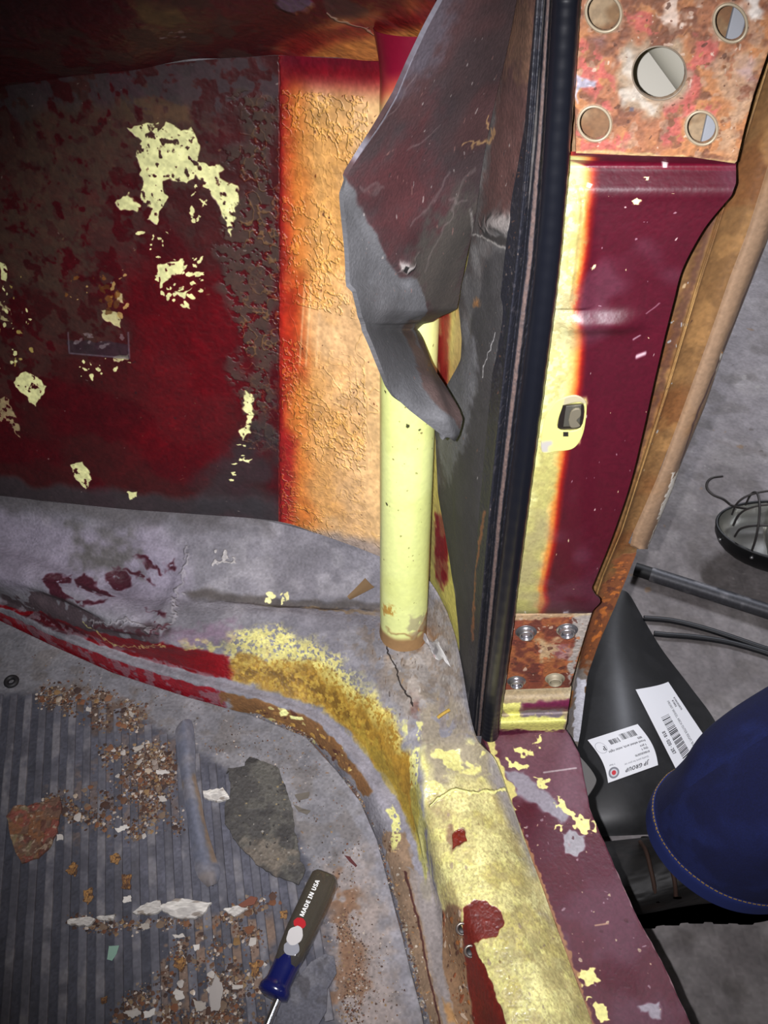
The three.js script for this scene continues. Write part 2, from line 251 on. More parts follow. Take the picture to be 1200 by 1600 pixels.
// nose panel
const noseA = [[-120, 761], [-40, 770], [30, 778], [100, 786], [200, 796], [300, 803], [430, 814], [500, 835], [590, 868], [670, 905]];
const noseT = [[-120, 146], [-40, 138], [30, 130], [100, 121], [200, 108], [300, 96], [430, 87], [500, 90], [590, 94], [680, 98]];
const noseLow = noseA.map(([x, y]) => G(x, y, 0.06)), noseTop = noseT.map(([x, y], i) => onZ(x, y, -noseLow[i].z + 0.05));
const noseMid = noseLow.map((p, i) => p.clone().lerp(noseTop[i], 0.5).add(V3(0, 0, -0.006)));
const nose = new Sheet([noseTop, noseMid, noseLow], 120, 90);
{
  const P = new Paint(nose, 1020, 900, [66, 6, 14], 0.42);
  const all = [[-120, 120], [436, 84], [436, 830], [-120, 780]];
  P.cloud([56, 16, 16], { sc: 0.05, lo: 0.42, hi: 0.6, a: 0.8, rough: 0.5 }); P.poly([[-120, 120], [340, 110], [330, 300], [210, 400], [170, 520], [40, 620], [-120, 700]], [60, 40, 28], { f: 0.02, rag: 0.014, rs: 0.03, a: 0.6, holes: 0.5, hs: 0.01, rough: 0.75, z: 9 });
  P.poly([[-120, 100], [440, 60], [440, 150], [330, 165], [180, 175], [-120, 230]], [56, 50, 54], { f: 0.006, rag: 0.012, rs: 0.03, a: 0.7, holes: 0.47, hs: 0.008, rough: 0.85 });
  P.poly([[30, 190], [170, 160], [300, 165], [310, 210], [180, 260], [150, 400], [100, 480], [20, 470], [-10, 330]], [66, 46, 32], { f: 0.015, rag: 0.012, rs: 0.03, a: 0.75, holes: 0.44, hs: 0.008, rough: 0.75 });
  P.poly([[178, 158], [300, 160], [295, 195], [185, 195]], [80, 57, 36], { f: 0.004, rag: 0.006, rs: 0.015, a: 0.8, holes: 0.42, hs: 0.007, rough: 0.8 });
  P.poly([[190, 420], [370, 430], [375, 640], [330, 730], [220, 720], [190, 560]], [84, 2, 12], { f: 0.03, rag: 0.012, rs: 0.04, a: 0.92 });
  P.poly([[360, 150], [432, 150], [434, 420], [430, 560], [425, 700], [395, 690], [372, 560], [350, 430], [345, 330], [372, 300], [370, 230]], [56, 42, 32], { f: 0.006, rag: 0.008, rs: 0.02, a: 0.85, holes: 0.43, hs: 0.005, rough: 0.85, h: 0.0006 });
  P.poly([[330, 730], [420, 640], [432, 815], [300, 800]], [34, 30, 34], { f: 0.012, rag: 0.01, rs: 0.02, a: 0.7, rough: 0.8 });
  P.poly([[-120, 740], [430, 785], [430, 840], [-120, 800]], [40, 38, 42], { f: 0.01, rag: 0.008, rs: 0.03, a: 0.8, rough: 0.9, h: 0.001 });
  // right part: tan and gold paint, red overspray at its borders
  const e1 = nose.at(...nose.uv(436, 110)), e2 = nose.at(...nose.uv(436, 800)), fn = (x, y) => sstep(-0.0007, 0.0007, x - lerp(e1[0], e2[0], (y - e1[1]) / (e2[1] - e1[1])));   // the paint edge of this field
  const R = [[437, 70], [700, 80], [700, 930], [437, 835]];
  P.poly(R, [212, 170, 120], { fn, f: 0.0012, rough: 0.5 });
  P.poly([[440, 175], [520, 165], [560, 240], [560, 420], [520, 470], [440, 450]], [204, 148, 80], { fn, f: 0.02, rag: 0.012, rs: 0.02, a: 0.8, rough: 0.5 });
  P.poly([[440, 590], [480, 560], [530, 590], [540, 700], [520, 830], [440, 840]], [200, 146, 84], { fn, f: 0.02, rag: 0.012, rs: 0.02, a: 0.8, rough: 0.5 });
  P.poly([[590, 100], [640, 100], [640, 900], [585, 880], [570, 500]], [218, 182, 124], { f: 0.02, a: 0.7 });
  P.poly([[426, 70], [478, 70], [486, 850], [426, 850]], [196, 106, 42], { fn, f: 0.022, rag: 0.006, rs: 0.03, a: 0.85 }); P.poly([[426, 70], [450, 70], [454, 850], [426, 850]], [150, 34, 18], { fn, f: 0.013, rag: 0.003, rs: 0.02, a: 1 });
  P.poly([[426, 100], [441, 100], [441, 830], [426, 830]], [108, 6, 10], { fn, f: 0.004, a: 1 });
  P.poly([[436, 440], [470, 440], [474, 580], [436, 590]], [160, 34, 16], { fn, f: 0.018, rag: 0.004, rs: 0.03, a: 0.75 });
  P.poly([[436, 670], [462, 690], [452, 860], [436, 850]], [128, 14, 24], { fn, f: 0.012, a: 0.75 });
  P.poly([[436, 60], [720, 70], [720, 138], [600, 140], [436, 130]], [112, 8, 22], { fn, f: 0.016, a: 1 });
  P.poly([[436, 60], [720, 60], [720, 110], [436, 105]], [96, 6, 26], { fn, f: 0.008, a: 1 });
  for (const x of [476, 486, 502]) P.line([[x, 445], [x - 8, 570]], 0.0016, [232, 190, 140], { f: 0.002, a: 0.5 });
  // blistered paint: veins of relief with gold edges
  const vein = (q, z, sc, a, lo = 0.06) => P.poly(q, null, { f: 0.012, rag: 0.01, rs: 0.02, fn: () => 1 }) && P._scan(P._pts(q), 0, (k, X, Y) => {
    const s = k * 3, px = P.p[s], py = P.p[s + 1], pz = P.p[s + 2], n = Math.abs(fbm(px / sc + z, py / sc, pz / sc, 3) - 0.5), reg = sstep(0.42, 0.55, fbm(px / 0.05 + z, py / 0.05, pz / 0.05, 2));
    const w = (1 - sstep(0, lo, n)) * a * lerp(0.35, 1, reg); P.h[k] += w * 0.0008; if (n < lo * 0.55) P.blend(k, [232, 176, 70], w * 0.35); else if (n < lo) P.blend(k, [176, 108, 44], w * 0.22);
  });
  vein([[441, 150], [560, 150], [575, 470], [441, 470]], 2, 0.006, 0.9, 0.09);
  vein([[441, 555], [545, 555], [570, 850], [441, 850]], 11, 0.006, 0.9, 0.09);
  vein([[441, 150], [620, 150], [620, 880], [441, 850]], 6, 0.030, 0.5, 0.018);
  vein([[375, 150], [436, 150], [436, 700], [375, 700]], 15, 0.009, 0.6);
  P.line([[436, 90], [437, 300], [435, 560], [438, 820]], 0.0008, [70, 8, 10], { f: 0.0008, rag: 0.0008, h: -0.0006, a: 0.7 });
  // flakes where the pale yellow shows
  const Y = [228, 228, 160], chip = (q, o = {}) => P.poly(q, Y, { f: 0.0005, rag: 0.0016, rs: 0.006, rough: 0.6, holes: 0.3, hs: 0.004, h: -0.0004, ...o });
  chip([[200, 200], [220, 195], [245, 190], [248, 207], [262, 190], [285, 205], [300, 197], [312, 225], [308, 255], [340, 257], [348, 267], [342, 278], [370, 288], [372, 320], [367, 345], [360, 370], [350, 345], [338, 315], [325, 300], [320, 280], [305, 275], [290, 288], [272, 280], [258, 283], [260, 310], [248, 335], [245, 350], [230, 343], [237, 325], [217, 310], [225, 285], [212, 245], [220, 220]], { holes: 0.34 });
  chip([[182, 315], [200, 302], [220, 320], [215, 332], [190, 328]]);
  chip([[250, 410], [285, 404], [289, 424], [270, 432], [250, 450], [245, 424]]); chip([[272, 455], [296, 450], [290, 464], [276, 460]]);
  chip([[22, 595], [35, 580], [60, 590], [71, 605], [62, 620], [55, 636], [40, 620], [25, 605]]);
  chip([[158, 484], [184, 488], [191, 512], [165, 502]], { a: 0.8 }); chip([[176, 557], [203, 553], [203, 562], [178, 565]], { a: 0.8 });
  chip([[382, 612], [394, 622], [395, 645], [388, 668], [392, 675], [378, 690], [375, 678], [384, 650]]); chip([[380, 718], [394, 716], [390, 726]], {});
  chip([[110, 726], [128, 722], [146, 744], [134, 764], [118, 746]]); chip([[197, 768], [214, 768], [214, 776], [204, 780]]);
  chip([[0, 410], [12, 420], [10, 440], [0, 435]]); chip([[0, 470], [18, 480], [14, 500], [0, 500]], { a: 0.7, holes: 0.45 }); chip([[-10, 620], [12, 620], [32, 670], [30, 684], [14, 660], [-10, 660]], { a: 0.6, holes: 0.42 });
  chip([[180, 455], [190, 460], [194, 475], [184, 470]], { a: 0.7 });
  P.dots([[215, 362], [262, 362], [260, 395], [225, 392]], 9, 0.001, 0.004, [Y], { seed: 2 }); P.dots([[240, 400], [325, 400], [320, 470], [250, 490]], 46, 0.0006, 0.003, [Y], { seed: 3 });
  P.dots([[290, 290], [325, 290], [322, 360], [300, 360]], 12, 0.0008, 0.003, [Y], { seed: 4 }); P.dots([[120, 560], [205, 560], [200, 590], [125, 590]], 14, 0.0006, 0.003, [Y], { seed: 6 });
  P.dots([[-20, 400], [40, 430], [60, 560], [-20, 600]], 30, 0.0006, 0.003, [Y, [170, 150, 80]], { seed: 7 }); P.dots([[375, 690], [396, 690], [372, 760], [350, 755]], 8, 0.001, 0.003, [Y], { seed: 8 });
  P.dots([[100, 420], [200, 420], [200, 500], [100, 480]], 30, 0.0006, 0.004, [[120, 74, 24], [90, 54, 22], [200, 170, 100]], { seed: 9, a: 0.8 }); P.dots(all, 160, 0.0004, 0.0013, [[140, 130, 120], [110, 90, 60], [30, 20, 24]], { seed: 10, a: 0.6 });
  P.poly([[104, 532], [200, 536], [203, 560], [110, 552]], [52, 46, 54], { f: 0.001, rag: 0.001, a: 0.7, rough: 0.3 }); P.line([[106, 520], [108, 552], [202, 560], [200, 520]], 0.0012, [110, 100, 112], { f: 0.0008, a: 0.6, h: 0.0005 });
  P.dots([[115, 520], [190, 525], [190, 548], [115, 545]], 14, 0.0008, 0.003, [[130, 118, 120]], { seed: 12, a: 0.6 });
  P.dots([[440, 150], [600, 150], [600, 870], [440, 840]], 90, 0.0004, 0.0013, [[90, 40, 20], [60, 30, 24]], { seed: 14, a: 0.7 });
  P.poly([[438, 826], [500, 828], [580, 846], [680, 890], [700, 960], [430, 860]], [134, 122, 116], { f: 0.012, rag: 0.006, rs: 0.02, a: 0.85, rough: 0.9 });
  P.grain(0.16, 0.003, { h: 0.00012 }); P.grain(0.14, 0.012, { z: 5 });
  mesh('nose_panel', nose.geo(0.002), P.mat({ bump: 1.4 }), van);
}
// panel above the nose panel, bulging towards the cab: underside of the dashboard
{
  const up = [0.03, 0.06, 0.1].map((d, k) => noseT.map(([x, y], i) => onZ(x, y - [34, 74, 190][k] - (x < 200 ? 6 * k : 0), -noseTop[i].z - d)));
  const S = new Sheet([up[2], up[1], up[0], noseTop], 90, 40, { move: (p, q) => 0.006 * (fbm(p.x * 22, p.y * 22, p.z * 22, 2) - 0.5) });
  const P = new Paint(S, 900, 360, [66, 8, 16], 0.45);
  P.cloud([58, 36, 28], { sc: 0.02, lo: 0.5, hi: 0.62, a: 0.7, rough: 0.8 });
  P.poly([[430, 100], [440, 70], [480, 48], [520, 38], [580, 30], [640, 10], [720, -10], [720, 110]], [190, 118, 58], { f: 0.014, rag: 0.006, rs: 0.02 });
  P.poly([[400, 100], [450, 60], [500, 46], [580, 30], [700, -30], [700, 10], [600, 52], [520, 66], [480, 86], [450, 100]], [104, 12, 18], { f: 0.012, a: 0.9 });
  P.poly([[200, 0], [280, 5], [300, 36], [270, 44], [235, 34], [210, 18]], [84, 60, 36], { f: 0.004, rag: 0.005, rs: 0.015, rough: 0.8 });
  P.poly([[425, -10], [470, -10], [482, 14], [460, 24], [440, 18]], [96, 90, 112], { f: 0.003, rag: 0.004, rs: 0.012, a: 0.7, rough: 0.3, h: 0.002 });  // purple highlight painted into the colour
  P.dots([[250, 40], [300, 40], [300, 60], [250, 60]], 10, 0.001, 0.004, [[130, 120, 124]], { seed: 4, a: 0.6 });
  P.line([[510, 22], [540, 34], [572, 44], [582, 54]], 0.002, [150, 128, 110], { f: 0.001, rag: 0.002, h: 0.001, a: 0.8 });
  P.line([[430, 88], [500, 91], [590, 95]], 0.0018, [180, 60, 40], { f: 0.001, a: 0.7, h: 0.001 });  // lit edge of the fold, painted as a bright line
  P.grain(0.2, 0.004, { h: 0.0003 });
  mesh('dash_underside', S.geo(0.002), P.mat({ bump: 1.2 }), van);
}
// unseen slab over the cab, added to keep the ceiling light out
{
  mesh('added_roof', box(-0.55, VAN + 1.42, 0.25, 1.7, 0.02, 1.9), std(0xb9a87a, 0.7), van);
}

// upright tube in the corner
{
  const b = G(630, 990, 0.018), t = onZ(649, 44, -b.z + 0.075), low = b.clone().addScaledVector(t.clone().sub(b).normalize(), -0.012), r = 0.0226, L = low.distanceTo(t);
  const axis = t.clone().sub(low).normalize(), e1 = V3(1, 0, 0).addScaledVector(axis, -axis.x).normalize(), e2 = new THREE.Vector3().crossVectors(axis, e1);
  const rows = []; for (let j = 0; j <= 24; j++) { const row = [], f = j / 24; for (let i = 0; i <= 16; i++) { const a = i / 16 * Math.PI * 2, R = r * (1 + 0.18 * sstep(0.965, 1, f) + 0.10 * (1 - sstep(0.0, 0.035, f))); row.push(low.clone().addScaledVector(axis, L * f).addScaledVector(e1, -Math.cos(a) * R).addScaledVector(e2, Math.sin(a) * R)); } rows.push(row); }
  const S = new Sheet(rows, 64, 120); S.N = S.P.map((r0, j) => r0.map((p) => { const q = p.clone().sub(low); return q.addScaledVector(axis, -q.dot(axis)).normalize(); }));
  // the painter needs the half that faces the lens
  const front = S.px.map((r0, j) => r0.map((q, i) => (S.N[j][i].dot(EYE.clone().sub(S.P[j][i])) > 0 ? q : [-9e3, -9e3]))); S.px = front;
  const P = new Paint(S, 400, 800, [213, 220, 144], 0.36);
  P.cloud([202, 208, 126], { sc: 0.04, lo: 0.45, hi: 0.65, a: 0.5 });
  for (let k = 0; k < P.W * P.H; k++) { const v = Math.floor(k / P.W) / P.H, n = (fbm(P.p[k * 3] / 0.02, P.p[k * 3 + 1] / 0.02, P.p[k * 3 + 2] / 0.02, 2) - 0.5) * 0.05; P.blend(k, [128, 92, 58], sstep(0.058, 0.042, v + n * 0.5) * 0.9, 0.9); P.blend(k, [190, 92, 66], sstep(0.905, 0.945, v + n)); P.blend(k, [110, 10, 36], sstep(0.93, 0.965, v + n)); }
  P.dots([[592, 180], [680, 180], [680, 960], [588, 980]], 120, 0.0003, 0.0011, [[120, 120, 60], [90, 70, 40]], { seed: 3, a: 0.7 });
  P.dots([[592, 600], [670, 600], [665, 900], [592, 900]], 4, 0.0012, 0.002, [[60, 60, 36]], { seed: 8 });
  P.poly([[598, 944], [614, 944], [616, 962], [600, 962]], [172, 120, 40], { f: 0.003, rag: 0.002, holes: 0.4, hs: 0.004, a: 0.8 });
  P.poly([[570, 968], [604, 982], [640, 992], [690, 968], [690, 1010], [570, 1010]], [128, 84, 48], { f: 0.003, rag: 0.004, rs: 0.008, a: 0.9, rough: 0.9, h: 0.0006 });
  P.poly([[640, 960], [676, 940], [690, 990], [640, 1000]], [150, 140, 110], { f: 0.004, rag: 0.004, a: 0.7, rough: 0.9, holes: 0.4 });
  P.grain(0.04, 0.003);
  mesh('corner_tube', S.geo(), P.mat({ bump: 1 }), van);
}

// ledge, curved riser and door sill: one pressing that runs from the nose to the sill
const colsLedge = [ // A, A2, seam M, M2, crest B, slope S, E2, E1, D for each station
  [[-120, 761], [-120, 790], [-120, 822], [-120, 845], [-120, 862], [-120, 880], [-120, 893], [-120, 906], [-120, 922]],
  [[30, 778], [30, 815], [30, 855], [30, 880], [25, 912], [25, 930], [22, 944], [18, 957], [10, 973]],
  [[75, 784], [75, 825], [75, 870], [75, 895], [75, 925], [75, 950], [75, 972], [75, 987], [75, 1004]],
  [[180, 795], [180, 845], [178, 895], [175, 930], [172, 972], [172, 993], [175, 1012], [175, 1028], [175, 1049]],
  [[290, 802], [295, 865], [300, 928], [290, 962], [280, 1005], [285, 1026], [290, 1046], [290, 1064], [288, 1086]],
  [[400, 811], [400, 870], [400, 937], [400, 958], [400, 985], [400, 1028], [400, 1074], [400, 1093], [393, 1116]],
  [[500, 835], [500, 885], [490, 942], [490, 965], [480, 1000], [490, 1055], [496, 1107], [492, 1128], [478, 1150]],
  [[590, 868], [590, 905], [588, 950], [575, 985], [555, 1040], [552, 1105], [558, 1163], [546, 1184], [528, 1204]],
  [[660, 900], [655, 930], [650, 975], [620, 1030], [605, 1100], [602, 1170], [612, 1233], [585, 1242], [563, 1248]],
  [[705, 985], [690, 1010], [675, 1040], [655, 1090], [640, 1160], [634, 1222], [640, 1292], [612, 1302], [589, 1308]],
  [[738, 1140], [722, 1148], [700, 1160], [680, 1180], [658, 1230], [652, 1290], [660, 1350], [632, 1362], [607, 1372]],
  [[775, 1190], [755, 1200], [725, 1210], [700, 1225], [668, 1270], [663, 1330], [670, 1405], [646, 1412], [619, 1420]],
  [[812, 1290], [790, 1300], [755, 1310], [725, 1325], [690, 1350], [680, 1390], [680, 1448], [657, 1454], [630, 1460]],
  [[848, 1390], [825, 1400], [790, 1410], [760, 1425], [728, 1445], [703, 1470], [690, 1506], [667, 1510], [643, 1514]],
  [[885, 1490], [862, 1500], [830, 1510], [798, 1520], [762, 1535], [729, 1548], [703, 1562], [680, 1566], [658, 1570]],
  [[925, 1600], [903, 1610], [870, 1620], [836, 1625], [797, 1630], [757, 1640], [727, 1650], [701, 1655], [675, 1660]],
  [[960, 1700], [935, 1705], [902, 1710], [868, 1715], [829, 1720], [786, 1725], [753, 1730], [727, 1735], [700, 1740]]];
const hL = [0.06, 0.038, 0.020, 0.021, 0.013, -0.008, -0.028, -0.030, -0.052], hS = [-0.022, -0.010, 0.001, 0.001, -0.006, -0.036, -0.044, -0.044, -0.054];
const rowsLedge = hL.map((h, r) => colsLedge.map((c, k) => { const t = sstep(8, 12.5, k); return G(c[r][0], c[r][1], lerp(h, hS[r], t)); }));
const under = colsLedge.map((c, k) => G(c[8][0], c[8][1], -0.054).add(V3(0, -0.012, 0)));
const ledge = new Sheet([...rowsLedge, under], 200, 110, {
  move: (p, [x, y]) => {
    const g = (cx, cy, sx, sy, h, rot = 0) => { const dx = x - cx, dy = y - cy, c = Math.cos(rot), s = Math.sin(rot), a = (dx * c + dy * s) / sx, b = (dy * c - dx * s) / sy; return h * Math.exp(-a * a - b * b); };
    return 0.0016 * (fbm(p.x * 40, p.y * 40, p.z * 40, 2) - 0.5) + g(190, 905, 90, 35, -0.008, 0.25) + g(450, 943, 140, 4, -0.004, 0.06) + g(145, 912, 30, 8, -0.004, 0.5) + g(187, 908, 20, 12, -0.004, 0.2) + g(235, 882, 30, 5, -0.004, 0.6) + g(92, 905, 24, 8, -0.004, 0.1) + g(270, 930, 9, 70, 0.007, 0.45) + g(100, 950, 80, 8, -0.007, 0.4) + g(210, 985, 70, 5, 0.006, 0.1) + g(130, 880, 40, 10, 0.003, 0.5) + g(640, 1060, 8, 60, -0.0012, -0.35);
  } });
{
  const P = new Paint(ledge, 1480, 840, [118, 116, 122], 0.85);
  P.cloud([98, 96, 102], { sc: 0.05, lo: 0.4, hi: 0.65, a: 0.7 }).cloud([138, 136, 140], { sc: 0.03, lo: 0.52, hi: 0.68, a: 0.55, z: 5 });
  P.poly([[-120, 780], [140, 820], [290, 850], [290, 900], [240, 960], [120, 930], [-120, 880]], [136, 128, 144], { f: 0.02, rag: 0.008, rs: 0.03, a: 0.75 });
  P.poly([[130, 840], [200, 845], [200, 885], [130, 890]], [70, 68, 62], { f: 0.012, rag: 0.01, rs: 0.012, a: 0.75 });
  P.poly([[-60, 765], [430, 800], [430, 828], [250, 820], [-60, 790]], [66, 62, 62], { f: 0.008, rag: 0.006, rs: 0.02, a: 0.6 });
  const MAR = [58, 16, 28];
  for (const q of [[[66, 905], [80, 897], [112, 900], [108, 910], [92, 912], [98, 925], [116, 938], [100, 940], [80, 925]], [[118, 905], [130, 895], [150, 908], [162, 925], [180, 932], [150, 928], [122, 918]], [[166, 900], [185, 893], [205, 903], [204, 918], [188, 924], [172, 916]], [[208, 865], [222, 868], [258, 895], [256, 900], [230, 885]], [[262, 880], [276, 875], [270, 890], [260, 893]], [[120, 940], [165, 936], [160, 942], [125, 946]], [[178, 890], [215, 893], [240, 910], [232, 910], [205, 898]], [[230, 952], [262, 958], [260, 966], [246, 958]]]) P.poly(q, MAR, { f: 0.0015, rag: 0.0025, rs: 0.008, rough: 0.5, holes: 0.3, hs: 0.005, a: 0.95 });
  P.poly([[0, 930], [40, 925], [100, 935], [150, 965], [240, 975], [262, 980], [250, 1005], [150, 1000], [60, 968], [0, 945]], [52, 36, 40], { f: 0.004, rag: 0.005, rs: 0.01, a: 0.75, holes: 0.36, hs: 0.01 });
  // red riser and slope
  P.poly([[-20, 940], [60, 955], [135, 985], [260, 1003], [340, 1018], [362, 1030], [364, 1062], [300, 1050], [200, 1022], [100, 985], [0, 950]], [112, 8, 18], { f: 0.0022, rag: 0.003, rs: 0.01, rough: 0.45 });
  P.poly([[60, 955], [130, 985], [150, 1000], [100, 990], [30, 960]], [60, 16, 24], { f: 0.003, rag: 0.003, a: 0.8 });
  P.poly([[0, 958], [75, 990], [175, 1030], [290, 1066], [350, 1080], [352, 1108], [288, 1092], [175, 1055], [75, 1010], [0, 975]], [128, 20, 32], { f: 0.0018, rag: 0.002, rs: 0.008, rough: 0.5 });
  P.poly([[0, 930], [75, 965], [190, 1010], [300, 1045], [360, 1064], [350, 1108], [175, 1050], [0, 970]], [124, 118, 124], { f: 0.004, a: 0.6, holes: 0.54, hs: 0.009, z: 5, rough: 0.9 });
  P.line([[130, 975], [150, 985], [175, 1008], [215, 1012], [252, 1006], [256, 1012]], 0.0016, [198, 192, 118], { f: 0.001, rag: 0.0022, rs: 0.004, a: 0.75 });
  P.line([[140, 972], [200, 968], [240, 985], [268, 968], [275, 925], [290, 880], [292, 855]], 0.002, [146, 142, 146], { f: 0.0012, rag: 0.0026, a: 0.7, h: 0.0014 });
  P.line([[145, 980], [175, 985], [230, 990], [262, 975]], 0.003, [60, 20, 28], { f: 0.001, rag: 0.003, a: 0.8 });
  // seam under the dust, with dirt
  P.line([[300, 925], [345, 932], [430, 942], [500, 946], [590, 948]], 0.006, [64, 58, 54], { f: 0.004, rag: 0.003, rs: 0.02, a: 0.8, h: -0.0015 }); P.line([[480, 950], [540, 955], [590, 957]], 0.005, [124, 104, 76], { f: 0.003, rag: 0.003, a: 0.7 });
  P.dots([[410, 928], [455, 928], [455, 942], [410, 942]], 7, 0.001, 0.004, [[220, 214, 150]], { seed: 5 });
  P.line([[330, 875], [352, 868], [362, 875]], 0.003, [170, 166, 164], { f: 0.001, rag: 0.004, h: 0.001 });
  // yellow crest, brown-stained slope
  const YL = [214, 206, 112];
  P.poly([[362, 1028], [365, 1062], [420, 1078], [480, 1098], [540, 1140], [600, 1212], [640, 1290], [655, 1340], [656, 1260], [640, 1180], [600, 1115], [540, 1062], [470, 1030], [420, 1022]], [146, 112, 38], { f: 0.004, rag: 0.005, rs: 0.012, rough: 0.6 });
  P.poly([[362, 1034], [420, 1036], [520, 1080], [590, 1160], [640, 1250], [600, 1180], [520, 1110], [430, 1064], [364, 1058]], [92, 66, 20], { f: 0.008, rag: 0.008, rs: 0.012, a: 0.75, holes: 0.44, hs: 0.005 }); P.poly([[364, 1030], [430, 1034], [540, 1090], [640, 1260], [600, 1200], [500, 1110], [420, 1076], [366, 1062]], [188, 160, 66], { f: 0.01, a: 0.55, holes: 0.54, hs: 0.003, z: 8 });
  P.poly([[540, 1120], [600, 1180], [640, 1260], [650, 1330], [640, 1300], [590, 1210]], [140, 120, 44], { f: 0.006, rag: 0.006, a: 0.7 });
  P.poly([[360, 990], [395, 976], [440, 980], [470, 1000], [550, 1050], [610, 1120], [640, 1180], [610, 1150], [540, 1080], [470, 1040], [410, 1028], [362, 1030]], [198, 188, 108], { f: 0.010, rag: 0.007, rs: 0.012, holes: 0.46, hs: 0.0026, a: 0.85, rough: 0.7 });
  P.poly([[370, 988], [440, 985], [480, 1012], [550, 1062], [600, 1120], [560, 1090], [480, 1036], [400, 1020]], [214, 208, 124], { f: 0.008, rag: 0.006, rs: 0.01, holes: 0.52, hs: 0.0018, a: 0.8, z: 3 });
  P.poly([[280, 1000], [320, 1000], [345, 1012], [300, 1016]], [196, 190, 110], { f: 0.004, rag: 0.005, holes: 0.46, hs: 0.006, a: 0.8 });
  P.poly([[250, 990], [350, 970], [372, 985], [350, 1000], [290, 1010]], [110, 84, 104], { f: 0.01, rag: 0.006, a: 0.6 });
  P.poly([[355, 1082], [400, 1092], [460, 1110], [520, 1150], [560, 1200], [585, 1238], [570, 1245], [540, 1205], [480, 1150], [400, 1116], [355, 1108]], [112, 76, 40], { f: 0.002, rag: 0.004, rs: 0.01, a: 0.95, rough: 0.9 });
  P.dots([[400, 1095], [480, 1120], [560, 1190], [550, 1215], [470, 1150], [400, 1118]], 60, 0.001, 0.005, [[190, 150, 70], [70, 34, 24], [150, 110, 60], [210, 200, 130]], { seed: 15, a: 0.8 });
  for (const q of [[[435, 1113], [445, 1108], [452, 1114], [448, 1120], [438, 1119]], [[453, 1118], [472, 1120], [476, 1126], [456, 1124]]]) P.poly(q, [226, 226, 150], { f: 0.0008, rag: 0.001 });
  P.poly([[345, 1058], [400, 1076], [492, 1108], [556, 1164], [610, 1234], [640, 1294], [660, 1350], [668, 1400], [650, 1410], [632, 1362], [612, 1302], [585, 1242], [546, 1184], [492, 1126], [400, 1092], [345, 1078]], [124, 121, 128], { f: 0.003, rag: 0.002, a: 0.92, rough: 0.9 });
  // floor of the corner round the tube
  P.poly([[590, 960], [700, 960], [720, 1100], [740, 1150], [640, 1130], [600, 1050]], [138, 130, 122], { f: 0.014, rag: 0.008, rs: 0.02, a: 0.8 });
  P.poly([[545, 990], [620, 1000], [640, 1080], [610, 1090], [560, 1040]], [110, 108, 110], { f: 0.012, rag: 0.008, a: 0.6 });
  P.poly([[640, 1090], [655, 1090], [656, 1118], [640, 1116]], [96, 62, 52], { f: 0.004, rag: 0.004, a: 0.7 });
  P.poly([[560, 960], [700, 960], [735, 1150], [660, 1170], [600, 1080], [540, 1000]], [112, 96, 80], { f: 0.014, rag: 0.008, a: 0.5, holes: 0.5, hs: 0.008, z: 6 }); P.poly([[600, 1000], [720, 1040], [735, 1150], [640, 1160]], [156, 150, 144], { f: 0.014, rag: 0.008, a: 0.5, holes: 0.52, hs: 0.012, z: 9 }); P.dots([[560, 970], [700, 970], [735, 1140], [620, 1120]], 130, 0.0004, 0.0018, [[88, 70, 56], [170, 166, 160], [60, 50, 46], [140, 110, 70]], { seed: 31, a: 0.7 });
  P.line([[603, 1008], [612, 1030], [620, 1048], [626, 1070], [638, 1088], [645, 1102]], 0.0008, [34, 26, 24], { f: 0.0006, rag: 0.0014, rs: 0.005, h: -0.0015 });
  P.poly([[600, 985], [660, 990], [690, 985], [680, 1010], [640, 1012], [605, 1005]], [120, 88, 58], { f: 0.006, rag: 0.006, rs: 0.01, a: 0.75 });
  // sill: flaking yellow with dirt
  P.poly([[655, 1175], [700, 1165], [765, 1160], [840, 1290], [935, 1560], [1000, 1760], [800, 1760], [790, 1620], [735, 1470], [690, 1420], [672, 1330]], [204, 198, 126], { f: 0.006, rag: 0.004, rs: 0.01, rough: 0.26 });
  P.poly([[655, 1120], [740, 1140], [790, 1230], [770, 1240], [690, 1236], [660, 1190]], [132, 122, 104], { f: 0.01, rag: 0.008, rs: 0.012, a: 0.9, holes: 0.4, hs: 0.01, rough: 0.8 });
  P.poly([[668, 1255], [690, 1240], [740, 1232], [800, 1236], [790, 1262], [720, 1262], [690, 1280]], [128, 108, 84], { f: 0.008, rag: 0.006, a: 0.7, holes: 0.42, hs: 0.012 });
  P.poly([[760, 1160], [775, 1190], [812, 1290], [848, 1390], [862, 1440], [845, 1430], [820, 1360], [785, 1280], [760, 1220]], [140, 134, 132], { f: 0.007, rag: 0.005, rs: 0.015, a: 0.9, rough: 0.85 });
  const sill = [[668, 1240], [770, 1230], [850, 1400], [940, 1600], [1000, 1760], [790, 1760], [735, 1470], [690, 1420]];
  P.poly(sill, [180, 166, 98], { f: 0.01, a: 0.6, holes: 0.5, hs: 0.022, rough: 0.36 }); P.poly(sill, [160, 148, 112], { f: 0.01, a: 0.4, holes: 0.5, hs: 0.009, z: 7, rough: 0.42 }); P.poly(sill, [222, 218, 150], { f: 0.01, a: 0.6, holes: 0.5, hs: 0.02, z: 13 });
  P.poly(sill, [138, 122, 84], { f: 0.01, a: 0.4, holes: 0.56, hs: 0.0013, z: 19, rough: 0.5 }); P.poly([[770, 1230], [850, 1400], [940, 1600], [1000, 1760], [930, 1760], [860, 1560], [800, 1400]], [150, 136, 88], { f: 0.014, rag: 0.008, a: 0.45, holes: 0.44, hs: 0.006, z: 4 }); P.dots(sill, 50, 0.0006, 0.003, [[130, 110, 104], [110, 88, 58]], { seed: 21, a: 0.55 });
